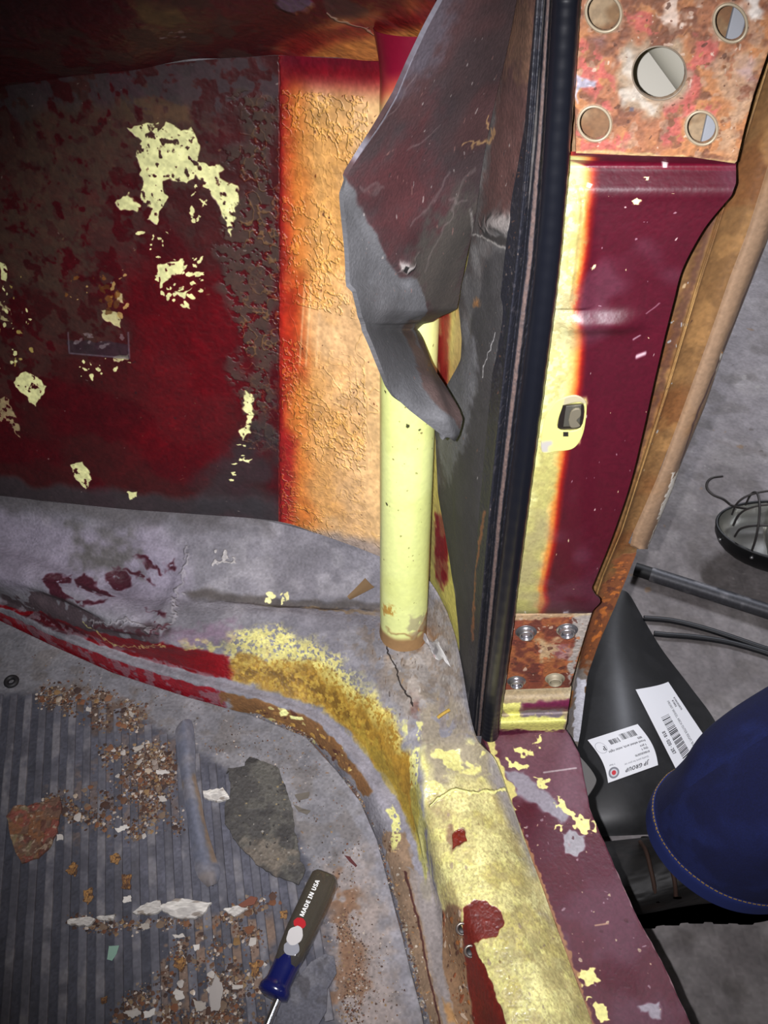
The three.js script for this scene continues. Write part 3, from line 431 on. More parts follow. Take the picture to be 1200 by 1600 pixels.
  P.line([[672, 1258], [690, 1246], [735, 1238], [790, 1234]], 0.002, [226, 220, 140], { f: 0.001, rag: 0.001, h: 0.0014 });
  for (const q of [[[632, 1128], [638, 1128], [636, 1150], [628, 1152], [626, 1140]], [[652, 1125], [660, 1130], [660, 1158], [652, 1152]], [[644, 1168], [656, 1168], [652, 1230], [642, 1240], [640, 1200]]]) P.poly(q, [204, 202, 126], { f: 0.0016, rag: 0.003, rs: 0.005, a: 0.85, holes: 0.38, hs: 0.003 });
  P.poly([[642, 1235], [655, 1230], [664, 1290], [676, 1400], [660, 1400], [650, 1320]], [150, 146, 72], { f: 0.005, rag: 0.005, a: 0.75 });
  P.line([[669, 1300], [676, 1390], [682, 1410]], 0.004, [178, 176, 116], { f: 0.003, a: 0.7 });
  // broken paint down to red primer, rusted flange beside it
  P.poly([[698, 1296], [706, 1290], [712, 1300], [722, 1296], [728, 1306], [722, 1320], [706, 1330], [700, 1316]], [132, 108, 84], { f: 0.002, rag: 0.002, a: 0.9 }); P.poly([[708, 1302], [716, 1294], [726, 1302], [730, 1314], [716, 1320], [706, 1326]], [108, 34, 22], { f: 0.0006, rag: 0.001, rs: 0.006, h: -0.001 });
  P.poly([[724, 1418], [742, 1408], [760, 1408], [784, 1426], [786, 1440], [776, 1462], [748, 1468], [740, 1476], [770, 1540], [790, 1600], [840, 1760], [770, 1760], [742, 1620], [728, 1530], [722, 1460]], [98, 30, 22], { f: 0.0008, rag: 0.0014, rs: 0.006, rough: 0.45, h: -0.0003 });
  P.poly([[690, 1420], [722, 1418], [724, 1470], [730, 1540], [746, 1620], [770, 1760], [730, 1760], [704, 1580], [690, 1500]], [120, 92, 66], { f: 0.002, rag: 0.003, rs: 0.01, rough: 0.8 });
  P.dots([[690, 1430], [722, 1425], [730, 1540], [745, 1620], [715, 1620], [695, 1520]], 90, 0.0008, 0.004, [[150, 90, 40], [80, 46, 32], [170, 150, 130], [120, 60, 30]], { seed: 23, a: 0.85, h: 0.0005 });
  P.poly([[606, 1300], [632, 1300], [660, 1440], [690, 1560], [720, 1640], [700, 1660], [660, 1560], [625, 1430], [596, 1310]], [120, 96, 72], { f: 0.002, rag: 0.003, a: 0.85, rough: 0.95 });
  P.dots([[596, 1290], [625, 1300], [655, 1440], [700, 1640], [670, 1640], [625, 1430]], 150, 0.0006, 0.003, [[170, 140, 100], [80, 54, 36], [150, 110, 70], [190, 180, 165]], { seed: 25, a: 0.8 });
  P.poly([[606, 1268], [616, 1258], [626, 1300], [622, 1325], [612, 1328], [616, 1300]], [204, 202, 124], { f: 0.0012, rag: 0.003, rs: 0.005, a: 0.9, holes: 0.36, hs: 0.003 });
  P.line([[632, 1362], [646, 1412], [657, 1454], [667, 1510], [680, 1566], [700, 1650]], 0.0035, [56, 24, 20], { f: 0.001, rag: 0.001, a: 0.85 });  // shadow line beside the bead, painted as a dark stroke
  P.poly([[636, 1350], [668, 1350], [690, 1420], [690, 1500], [706, 1570], [728, 1650], [706, 1655], [684, 1566], [670, 1510], [660, 1454], [648, 1412]], [130, 122, 118], { f: 0.002, rag: 0.003, a: 0.85, rough: 0.9 });
  P.poly([[690, 1560], [706, 1575], [716, 1600], [700, 1600]], [170, 120, 60], { f: 0.004, rag: 0.003, a: 0.7 });
  P.grain(0.14, 0.002, { h: 0.00022 }); P.grain(0.12, 0.012, { z: 9 });
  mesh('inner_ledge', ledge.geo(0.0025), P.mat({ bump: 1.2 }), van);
  const rim = std(0x171414, 0.5);
  for (const [x, y, r] of [[722, 1452, 0.0042], [735, 1487, 0.0042]]) { const uv = ledge.uv(x, y), p = V3(...ledge.at(...uv)); mesh('drain_hole_ring', new THREE.TorusGeometry(r, 0.0012, 8, 20).rotateX(-0.9).translate(p.x, p.y + 0.001, p.z), std(0x8a8078, 0.35, 0.8), van); mesh('drain_plug', new THREE.SphereGeometry(r * 0.9, 16, 8).scale(1, 0.4, 1).translate(p.x, p.y - 0.0005, p.z), rim, van); }
}

// ---------------------------------------------------------------- side wall of the footwell, pillar, seal
const sideO = V3(0.087, VAN, -0.464), sideU = V3(0.0566 - 0.087, 0, -0.56 + 0.464).normalize(), sideN = new THREE.Vector3().crossVectors(V3(0, 1, 0), sideU).normalize();
const onSide = (px, py, off = 0) => { const n = sideN.clone(); if (n.x > 0) n.negate(); return onPlane(px, py, sideO.clone().addScaledVector(n, off), n); };
{
  const q = (s, h) => sideO.clone().addScaledVector(sideU, s).add(V3(0, h, 0));
  const S = new Sheet([[q(0.012, 0.62), q(0.10, 0.62), q(0.21, 0.62)], [q(0.012, -0.03), q(0.10, -0.03), q(0.21, -0.03)]], 24, 40, { linU: true, linV: true });
  const P = new Paint(S, 400, 900, [200, 190, 100], 0.5);
  P.poly([[668, 470], [704, 470], [700, 640], [668, 640]], [120, 22, 22], { f: 0.006 }); P.poly([[712, 470], [730, 470], [728, 620], [700, 620]], [176, 140, 84], { f: 0.008 });
  P.poly([[680, 800], [694, 806], [700, 860], [700, 905], [690, 920], [680, 900]], [120, 18, 26], { f: 0.004, rag: 0.002 });
  P.poly([[680, 940], [692, 960], [700, 1000], [694, 1030], [682, 1000]], [110, 56, 28], { f: 0.004, rag: 0.004, holes: 0.4 }); P.poly([[676, 1000], [720, 1020], [724, 1090], [690, 1090]], [140, 132, 110], { f: 0.008, rag: 0.005, a: 0.7 });
  P.cloud([160, 146, 90], { sc: 0.02, lo: 0.5, hi: 0.65, a: 0.5 }).grain(0.12, 0.003, { h: 0.0002 });
  mesh('side_wall', S.geo(0.002), P.mat({ bump: 1 }), van);
}

// pillar: upright plane, turned a little
const PF = 0.464, pilDir = V3(Math.cos(0.07), 0, Math.sin(0.07)), pilN = V3(-Math.sin(0.07), 0, Math.cos(0.07)), pilO = V3(0.10, VAN + 0.3, -PF);
const onPil = (px, py, back = 0) => onPlane(px, py, pilO.clone().addScaledVector(pilN, -back), pilN);
const sealR = [[-80, 913], [0, 908], [400, 879], [800, 829], [1100, 789], [1150, 783]], pilEdge = [[-80, 1240], [60, 1205], [90, 1198], [150, 1176], [200, 1164], [255, 1150], [285, 1150], [305, 1143], [350, 1105], [400, 1072], [480, 1050], [560, 1030], [650, 1010], [740, 990], [830, 960], [905, 930], [918, 925], [930, 930], [940, 938], [955, 925], [1000, 912], [1060, 895], [1120, 886], [1150, 884]];
const pillar = group('tmp', '', ''); scene.remove(pillar); pillar.userData = {}; pillar.name = 'hinge_pillar'; van.add(pillar); names.tmp = -1;
{ // painted part between the hinge plates
  const ys = [243, 250, 257, 266, 276, 286, 296, 306, 320, 360, 420, 470, 490, 510, 530, 600, 680, 760, 840, 905, 918, 930, 940, 952, 957];
  const back = (y) => interp([[243, 0.0036], [256, 0.0098], [266, 0.0085], [295, 0.0022], [306, 0.0014], [320, 0.0016], [900, 0.0025], [948, 0.003], [957, 0.009]], y);
  const ctrl = ys.map((y) => { const l = interp(sealR, y) - 8, r = interp(pilEdge, y), o = []; for (let i = 0; i <= 8; i++) o.push(onPil(lerp(l, r, i / 8), y, back(y))); return o; });
  const bump = (p, [x, y]) => { const g = (cx, cy, sx, sy, h) => h * Math.exp(-(((x - cx) / sx) ** 4) - (((y - cy) / sy) ** 2)); return g(938, 503, 58, 15, 0.0055) + 0.003 * sstep(935, 905, x) * sstep(300, 330, y) * (y < 480 ? 1 : 0.3) + 0.0004 * (fbm(p.x * 60, p.y * 60, p.z * 60, 2) - 0.5); };
  const S = new Sheet(ctrl, 70, 180, { move: bump });
  const P = new Paint(S, 600, 1200, [66, 9, 25], 0.40);
  P.cloud([60, 10, 24], { sc: 0.05, lo: 0.45, hi: 0.6, a: 0.6 });
  const strip = [[860, 240], [925, 246], [922, 300], [918, 330], [912, 400], [897, 480], [905, 520], [902, 600], [895, 640], [882, 700], [872, 760], [862, 850], [848, 920], [838, 975], [700, 975], [780, 600]];
  P.poly(strip.map(([x, y]) => [x + 7, y]), [134, 18, 12], { f: 0.0028 }); P.poly(strip.map(([x, y]) => [x + 1, y]), [184, 112, 48], { f: 0.0022 }); P.poly(strip.map(([x, y]) => [x - 7, y]), [192, 164, 96], { f: 0.0022 }); P.poly(strip.map(([x, y]) => [x - 15, y]), [184, 183, 120], { f: 0.002, rough: 0.55 });
  P.poly([[860, 260], [905, 290], [900, 420], [885, 560], [862, 620], [840, 700], [838, 760], [820, 900], [800, 960], [780, 960]], [200, 199, 138], { f: 0.002, rag: 0.0016, rs: 0.01, a: 0.75, holes: 0.4, hs: 0.006 });
  P.poly([[838, 700], [866, 716], [850, 850], [836, 960], [800, 960], [806, 880], [826, 820]], [156, 150, 84], { f: 0.003, rag: 0.003, rs: 0.012, a: 0.85, rough: 0.8, h: 0.0004 });
  P.poly([[880, 280], [900, 290], [898, 500], [880, 510]], [140, 134, 78], { f: 0.003, rag: 0.003, holes: 0.5, hs: 0.004, a: 0.6 }); P.poly([[850, 260], [905, 270], [890, 600], [840, 940], [790, 940]], [150, 142, 84], { f: 0.004, holes: 0.54, hs: 0.003, a: 0.55, z: 9, h: 0.0002 });
  P.line([[903, 290], [897, 440], [893, 470]], 0.001, [140, 120, 70], { f: 0.001, a: 0.6, h: -0.0006 });
  P.poly([[890, 250], [1160, 258], [1160, 268], [920, 262]], [84, 6, 28], { f: 0.002, rough: 0.35 });
  P.dots([[905, 300], [1060, 300], [1060, 400], [960, 930], [860, 930]], 45, 0.0002, 0.0007, [[190, 176, 170], [206, 200, 150], [150, 120, 130]], { seed: 4, a: 0.8 });
  for (const q of [[[988, 314], [996, 309], [1004, 314], [1000, 320], [990, 320]], [[1006, 277], [1013, 276], [1012, 282], [1007, 282]], [[924, 417], [931, 416], [931, 421], [926, 422]]]) P.poly(q, [232, 228, 160], { f: 0.0004, rag: 0.0009, rs: 0.002 });
  for (const q of [[[1034, 252], [1044, 254], [1042, 262], [1036, 262]], [[918, 285], [926, 288], [922, 294], [916, 292]]]) P.poly(q, [200, 190, 186], { f: 0.0006 });
  P.poly([[860, 690], [906, 692], [912, 640], [918, 630], [916, 622], [870, 622]], [186, 184, 108], { f: 0.0012, rough: 0.5 });
  P.poly([[876, 632], [914, 630], [910, 670], [870, 672]], [24, 18, 16], { f: 0.0006 });  // darkness of the clip opening, painted on the panel behind it
  P.line([[990, 530], [1000, 524]], 0.0006, [170, 150, 160], { a: 0.7 }); P.line([[995, 557], [1008, 552]], 0.001, [190, 176, 180], { a: 0.8 }); P.line([[1010, 490], [1030, 474]], 0.0005, [150, 120, 130], { a: 0.6 });
  P.cloud([104, 88, 98], { sc: 0.04, lo: 0.56, hi: 0.72, a: 0.25, z: 12, rough: 0.6 }); P.grain(0.1, 0.002, { h: 0.00006 });
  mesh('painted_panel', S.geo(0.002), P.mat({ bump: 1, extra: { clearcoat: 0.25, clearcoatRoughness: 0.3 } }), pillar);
}
{ // upper hinge plate with its holes
  const F = new Flat(pilO.clone().addScaledVector(pilN, 0.0005), pilDir, V3(0, 1, 0));
  const out = [[895, -120], [1260, -120], [1222, 20], [1198, 90], [1178, 148], [1164, 200], [1152, 252], [1148, 256], [1080, 246], [1000, 244], [900, 240], [898, 150], [905, 60]];
  F.bounds([[860, -140], [1280, -140], [1280, 280], [860, 280]]);
  const circ = (x, y, rx, ry, n = 28) => { const o = []; for (let i = 0; i < n; i++) { const a = i / n * Math.PI * 2, rot = -0.35, cx = Math.cos(a) * rx, cy = Math.sin(a) * ry; o.push([x + cx * Math.cos(rot) - cy * Math.sin(rot), y + cx * Math.sin(rot) + cy * Math.cos(rot)]); } return o; };
  const H = [[943, 20, 26, 29], [1141, 36, 24, 29], [929, 193, 24, 26], [1096, 200, 23, 25]], big = [1030, 114, 41, 41];
  const g = F.extrude(out, { depth: 0.0032, bevel: 0.0005, holes: [...H, big].map((h) => circ(...h)) });
  const P = new Paint(F, 760, 760, [130, 84, 58], 0.75);
  P.cloud([154, 104, 64], { sc: 0.016, lo: 0.4, hi: 0.6, a: 0.8 }).cloud([92, 56, 40], { sc: 0.007, lo: 0.52, hi: 0.64, a: 0.75, z: 3, h: -0.0002 }).cloud([146, 116, 96], { sc: 0.005, lo: 0.55, hi: 0.68, a: 0.65, z: 7, h: 0.0001 });
  for (const q of [[[900, 60], [930, 60], [955, 110], [960, 180], [940, 170], [900, 140]], [[960, 30], [1020, 24], [1030, 46], [970, 46]], [[1060, 120], [1090, 60], [1120, 60], [1110, 110], [1080, 170]], [[1045, 150], [1075, 150], [1060, 230], [1030, 230], [1040, 190]], [[1070, 150], [1120, 170], [1110, 190], [1070, 185]], [[905, -20], [940, -20], [920, 10]], [[905, 215], [990, 210], [985, 232], [905, 235]]]) P.poly(q, [154, 74, 68], { f: 0.002, rag: 0.003, rs: 0.006, a: 0.8, holes: 0.42, hs: 0.004 });
  P.poly([[975, 80], [1000, 70], [1060, 70], [1076, 110], [1060, 160], [1010, 182], [975, 165], [965, 120]], [134, 120, 100], { f: 0.003, rag: 0.004, rs: 0.008, a: 0.8 }); P.poly([[972, 90], [992, 80], [988, 130], [1000, 160], [1024, 160], [1010, 178], [980, 165]], [166, 158, 146], { f: 0.002, rag: 0.003, rs: 0.006, a: 0.8 });
  P.poly([[1130, 100], [1200, 60], [1175, 200], [1150, 250], [1110, 240], [1128, 180]], [152, 124, 98], { f: 0.004, rag: 0.005, rs: 0.01, a: 0.75, holes: 0.46, hs: 0.005 });
  P.poly([[1040, 10], [1090, 15], [1078, 48], [1048, 40]], [184, 166, 152], { f: 0.002, rag: 0.004, holes: 0.5, hs: 0.006, a: 0.9 }); P.poly([[1150, -20], [1190, -20], [1188, 26], [1168, 22]], [196, 190, 182], { f: 0.002, rag: 0.003, a: 0.9 }); P.poly([[1120, 34], [1128, 30], [1130, 58], [1122, 60]], [190, 184, 174], { f: 0.001, rag: 0.002, a: 0.9 });
  P.poly([[900, 118], [926, 126], [924, 136], [908, 140], [898, 160]], [150, 152, 166], { f: 0.001, rag: 0.002, a: 0.9, rough: 0.4 }); P.poly([[925, 60], [945, 58], [940, 70]], [110, 84, 90], { f: 0.003, a: 0.7 });
  P.poly([[1150, 95], [1180, 100], [1172, 125], [1150, 120]], [160, 140, 150], { f: 0.003, rag: 0.003, a: 0.5 });
  for (const h of H) P.line([...circ(h[0], h[1], h[2] + 2, h[3] + 2), circ(h[0], h[1], h[2] + 2, h[3] + 2)[0]], 0.0012, [150, 128, 104], { f: 0.0008, a: 0.7, h: 0.0004 });
  P.line([[900, 237], [1000, 241], [1150, 254]], 0.0014, [160, 136, 92], { f: 0.001, rag: 0.0008, a: 0.85 }); P.dots([[900, 0], [1200, 0], [1150, 240], [900, 230]], 160, 0.0003, 0.0014, [[70, 42, 30], [170, 150, 134], [96, 60, 36]], { seed: 6, a: 0.7 });
  P.poly([[984, 168], [990, 168], [990, 174], [984, 174]], [80, 72, 80], { f: 0.0006 });
  P.grain(0.18, 0.0018, { h: 0.00018 });
  mesh('upper_hinge_plate', g, P.mat({ bump: 1.3 }), pillar);
  for (const h of [...H, big]) { const o = circ(h[0], h[1], h[2] + 1, h[3] + 1, 36).map((q) => { const l = F.loc(...q); return F.world(l[0], l[1], 0.0001); }); mesh('hole_rim', new THREE.TubeGeometry(new THREE.CatmullRomCurve3(o, true), 60, h === big ? 0.0004 : 0.0007, 8, true), std(h === big ? 0x75695a : 0x9c8f78, 0.5, 0.2), pillar); }
  // inside the pillar: rusty back plate with slots, grey sleeve behind the large hole
  const B = new Flat(pilO.clone().addScaledVector(pilN, -0.016), pilDir, V3(0, 1, 0)).bounds([[860, -140], [1280, -140], [1280, 280], [860, 280]]);
  const Q = new Paint(B, 512, 512, [110, 84, 56], 0.8); Q.cloud([140, 122, 96], { sc: 0.012, lo: 0.45, hi: 0.6, a: 0.8 }).cloud([100, 66, 40], { sc: 0.02, lo: 0.5, hi: 0.65, a: 0.7, z: 4 }).grain(0.15, 0.002);
  mesh('inner_back_plate', B.extrude([[880, -110], [1190, -110], [1150, 30], [1120, 245], [890, 240]], { depth: 0.002, holes: [circ(1030, 114, 46, 46)] }), Q.mat({}), pillar);
  const grey = std(0xa8a49a, 0.55, 0.1);
  mesh('inner_bar', B.extrude([[1146, 0], [1170, 0], [1100, 260], [1084, 260], [1104, 170]], { depth: 0.003, lift: 0.004 }), std(0x808388, 0.6), pillar);
  const c = B.loc(1034, 118), cw = B.world(c[0], c[1], -0.012);
  const dc = cw.clone().addScaledVector(pilN, -0.030); const disc = new THREE.CylinderGeometry(0.045, 0.045, 0.002, 40).applyMatrix4(new THREE.Matrix4().makeBasis(pilDir, pilN.clone().negate(), V3(0, 1, 0))).translate(dc.x, dc.y, dc.z); mesh('sleeve_end', disc, std(0x97948a, 0.55), pillar);
  const bar = new THREE.CylinderGeometry(0.015, 0.015, 0.05, 32).rotateZ(0.75); bar.translate(cw.x + 0.016, cw.y + 0.004, cw.z - 0.026); mesh('sleeve_core', bar, std(0x99968a, 0.5), pillar);
}
{ // lower hinge plate with four nuts
  const F = new Flat(pilO.clone().addScaledVector(pilN, -0.012), pilDir, V3(0, 1, 0)).bounds([[770, 930], [950, 930], [950, 1110], [770, 1110]]);
  const P = new Paint(F, 512, 512, [116, 56, 36], 0.8);
  P.cloud([142, 84, 44], { sc: 0.012, lo: 0.45, hi: 0.6, a: 0.8 }).cloud([84, 36, 28], { sc: 0.016, lo: 0.5, hi: 0.62, a: 0.8, z: 5 });
  P.poly([[840, 1000], [880, 1000], [885, 1030], [850, 1030]], [176, 156, 120], { f: 0.004, rag: 0.006, rs: 0.008, a: 0.8, holes: 0.4, hs: 0.006 });
  P.poly([[895, 958], [930, 955], [890, 1070], [886, 1040], [900, 1000]], [152, 146, 140], { f: 0.0015, rag: 0.002, a: 0.95 }); P.poly([[780, 955], [925, 948], [925, 962], [780, 972]], [170, 150, 116], { f: 0.002, rag: 0.002, a: 0.8 }); P.poly([[870, 1008], [892, 1008], [888, 1028], [872, 1028]], [130, 84, 100], { f: 0.004, rag: 0.003, a: 0.6 });
  P.dots([[790, 960], [920, 960], [890, 1080], [785, 1080]], 90, 0.0006, 0.003, [[190, 170, 150], [70, 34, 26], [160, 90, 50]], { seed: 3, a: 0.7 }); P.grain(0.16, 0.002, { h: 0.0002 });
  mesh('lower_hinge_plate', F.extrude([[772, 966], [800, 962], [926, 955], [912, 1000], [895, 1060], [888, 1082], [772, 1092]], { depth: 0.003 }), P.mat({ bump: 1.3 }), pillar);
  const ring = (x, y, r, dull) => {
    const l = F.loc(x, y), p = F.world(l[0], l[1], 0.0005), M = new THREE.Matrix4().makeBasis(F.U, F.Vx, F.N).setPosition(p);
    const w = new THREE.LatheGeometry([[0.52, -0.1], [0.52, 0.30], [0.58, 0.36], [0.68, 0.36], [0.74, 0.28], [0.76, 0.06], [0.96, 0.05], [1.04, 0.0]].map(([a, b]) => new THREE.Vector2(a * r, b * r * 1.6)), 28).rotateX(Math.PI / 2).applyMatrix4(M);
    const s = new THREE.CylinderGeometry(r * 0.44, r * 0.5, r * 0.4, 6).rotateX(Math.PI / 2).translate(0, 0, r * 0.10).applyMatrix4(M);
    const m = dull ? std(0x938a74, 0.6, 0.3) : std(0xb9b7bb, 0.28, 0.9); const k = mesh('bolt_bush', w, m, pillar); mesh('nut', s, m, k);
  };
  ring(822, 987, 0.0088); ring(886, 984, 0.0088); ring(807, 1064, 0.0082); ring(867, 1060, 0.0086, true);
}
{ // foot of the pillar: two folds down to the sill
  const ys = [1074, 1082, 1092, 1104, 1112, 1120, 1128, 1140, 1156], bk = [0.012, 0.010, 0.006, 0.004, 0.008, 0.002, -0.002, 0.002, 0.001];
  const S = new Sheet(ys.map((y, k) => { const l = interp(sealR, y) - 8, r = interp(pilEdge, y) - (k > 6 ? 2 : 0), o = []; for (let i = 0; i <= 4; i++) o.push(onPil(lerp(l, r, i / 4), y + (1 - i / 4) * 4, bk[k])); return o; }), 30, 40);
  const P = new Paint(S, 400, 300, [150, 136, 108], 0.6);
  P.poly([[770, 1080], [880, 1078], [885, 1092], [770, 1100]], [150, 132, 100], { f: 0.003, rag: 0.002 }); P.poly([[815, 1100], [892, 1092], [892, 1110], [815, 1110]], [96, 22, 58], { f: 0.003, rag: 0.002 }); P.poly([[785, 1098], [812, 1098], [812, 1120], [800, 1122], [784, 1104]], [214, 210, 118], { f: 0.001, rag: 0.0015 });
  P.poly([[780, 1120], [884, 1118], [880, 1142], [780, 1140]], [206, 204, 112], { f: 0.0015, rag: 0.002 }); P.poly([[780, 1140], [884, 1143], [884, 1170], [770, 1170]], [82, 26, 46], { f: 0.002, rag: 0.0015 }); P.poly([[816, 1108], [880, 1108], [880, 1120], [816, 1120]], [120, 108, 112], { f: 0.002, rag: 0.002, holes: 0.35 });
  P.grain(0.15, 0.002, { h: 0.0002 }); mesh('pillar_foot', S.geo(0.002), P.mat({ bump: 1 }), pillar);
}
{ // clip and its tab
  const F = new Flat(pilO.clone().addScaledVector(pilN, -0.0005), pilDir, V3(0, 1, 0)).bounds([[840, 600], [930, 600], [930, 720], [840, 720]]);
  const P = new Paint(F, 200, 260, [190, 188, 112], 0.5); P.cloud([200, 196, 116], { sc: 0.01, lo: 0.5, hi: 0.65, a: 0.5 }); P.poly([[878, 612], [920, 612], [918, 634], [880, 634]], [150, 142, 120], { f: 0.002, rag: 0.002, a: 0.9 }); P.poly([[880, 675], [888, 675], [888, 682], [880, 682]], [30, 26, 24], { f: 0.0004 }); P.poly([[845, 690], [860, 690], [858, 705], [846, 705]], [160, 156, 150], { f: 0.002, rag: 0.002 });
  mesh('clip_tab', F.extrude([[846, 706], [850, 660], [864, 632], [880, 622], [900, 618], [914, 626], [917, 640], [913, 672], [905, 692], [892, 703], [868, 706]], { depth: 0.003, bevel: 0.0008, smooth: true, holes: [[[880, 634], [911, 631], [907, 669], [872, 670]]] }), P.mat({}), pillar);
  const c = mesh('spring_clip', F.extrude([[884, 635], [909, 633], [906, 667], [880, 668]], { depth: 0.0015, lift: -0.0005 }), std(0x6d6b62, 0.4, 0.7), pillar);
  mesh('clip_tongue', F.extrude([[893, 640], [906, 637], [907, 648], [901, 655], [906, 664], [892, 666], [888, 655]], { depth: 0.0018, lift: 0.0016, smooth: true, bevel: 0.0005 }), std(0x8d8673, 0.4, 0.6), c);
}
{ // outer skin beyond the pillar
  const FB = 0.046, ridge = [[-100, 1262], [130, 1190], [361, 1118], [490, 1077], [620, 1039], [750, 997], [828, 972], [916, 936], [1000, 912], [1080, 894], [1180, 880]], band = [[-100, 1300], [130, 1240], [361, 1168], [434, 1140], [536, 1105], [630, 1070], [735, 1032], [850, 981], [858, 995], [861, 996], [945, 962], [1004, 936], [1055, 918], [1143, 907], [1180, 900]], edge = [[-100, 1340], [130, 1278], [300, 1228], [385, 1196], [553, 1130], [634, 1102], [728, 1063], [760, 1053], [800, 1036], [857, 1012]];
  const inner = (y) => Math.min(interp(pilEdge, Math.min(y, 1150)) - 12, interp(ridge, y) - 14);
  const ys = [-100, 30, 130, 250, 361, 490, 560, 620, 690, 750, 800, 830, 850, 858, 866, 900, 945, 1004, 1055, 1100, 1143, 1180];
  const S = new Sheet(ys.map((y) => { const a = inner(y), r = interp(ridge, y), b = interp(band, y); return [onPil(a - 30, y, FB + 0.012), onPil(a, y, FB), onPil(lerp(a, r, 0.6), y, FB), onPil(r - 4, y, FB - 0.001), onPil(r, y, FB - 0.005), onPil(r + 5, y, FB - 0.001), onPil(lerp(r, b, 0.6), y, FB + 0.001), onPil(b, y, FB)]; }), 70, 150, { linV: true });
  const P = new Paint(S, 400, 1100, [102, 74, 44], 0.5);
  P.cloud([96, 60, 32], { sc: 0.03, lo: 0.42, hi: 0.6, a: 0.8 }).cloud([134, 100, 60], { sc: 0.016, lo: 0.52, hi: 0.66, a: 0.6, z: 6 });
  P.line([[1176, 130], [1106, 361], [1065, 490], [1027, 620], [985, 750], [960, 828]], 0.005, [70, 44, 36], { f: 0.004, rag: 0.002, a: 0.7 }); P.line(ridge.map(([y, x]) => [x, y]), 0.0012, [178, 142, 88], { f: 0.0014, a: 0.8 });
  P.poly([[968, 866], [1000, 862], [960, 950], [920, 1060], [896, 1060], [930, 950]], [108, 58, 26], { f: 0.003, rag: 0.004, rs: 0.01, a: 0.9, rough: 0.85, h: 0.0004 }); P.dots([[960, 880], [990, 870], [930, 1010], [905, 1050]], 60, 0.0008, 0.004, [[170, 96, 34], [80, 40, 24], [150, 84, 34]], { seed: 3, a: 0.8 });
  P.poly([[895, 1040], [920, 1040], [912, 1190], [870, 1190], [880, 1100]], [126, 118, 110], { f: 0.004, rag: 0.004, rough: 0.4 }); P.poly([[902, 1060], [916, 1060], [908, 1160], [896, 1160]], [206, 206, 214], { f: 0.0012, rag: 0.002, rough: 0.25 }); P.poly([[888, 1080], [898, 1080], [894, 1105], [886, 1105]], [140, 92, 44], { f: 0.002, rag: 0.002 });
  P.dots([[1040, 490], [1110, 361], [1060, 600], [980, 800]], 30, 0.0004, 0.0014, [[170, 150, 120], [150, 160, 170], [60, 40, 30]], { seed: 9, a: 0.7 }); P.grain(0.14, 0.002, { h: 0.0001 });
  const fen = mesh('outer_skin', S.geo(0.0012), P.mat({ bump: 1 }), van);
  const ye = [-100, 30, 130, 300, 361, 385, 434, 490, 553, 634, 690, 728, 760, 800, 830, 852, 858];
  const E = new Sheet(ye.map((y) => { const b = interp(band, y), e = interp(edge, y); return [onPil(b, y, FB - 0.0004), onPil(lerp(b, e, 0.25), y, FB - 0.003), onPil(lerp(b, e, 0.7), y, FB - 0.001), onPil(lerp(b, e, 0.95), y, FB + 0.006), onPil(e, y, FB + 0.012)]; }), 30, 120, { linV: true });
  const Q = new Paint(E, 256, 1200, [132, 108, 86], 0.42); Q.cloud([128, 98, 70], { sc: 0.03, lo: 0.45, hi: 0.65, a: 0.7 });
  Q.line([[1192, 390], [1128, 553], [1100, 634], [1063, 724]], 0.0018, [84, 64, 58], { f: 0.001, rag: 0.001, rs: 0.01 }); for (const q of [[[1136, 550], [1126, 550], [1102, 634], [1110, 634]], [[1062, 730], [1050, 740], [1012, 857], [1024, 850], [1040, 800]]]) Q.poly(q, [214, 208, 196], { f: 0.0006, rag: 0.0014, rs: 0.006, holes: 0.36, hs: 0.005 }); Q.dots([[1136, 545], [1128, 545], [1122, 580], [1130, 580]], 8, 0.0008, 0.002, [[190, 120, 40]], { seed: 3 }); Q.grain(0.1, 0.002);
  mesh('flange', E.geo(0.0014), Q.mat({ rough: null }), fen);
}
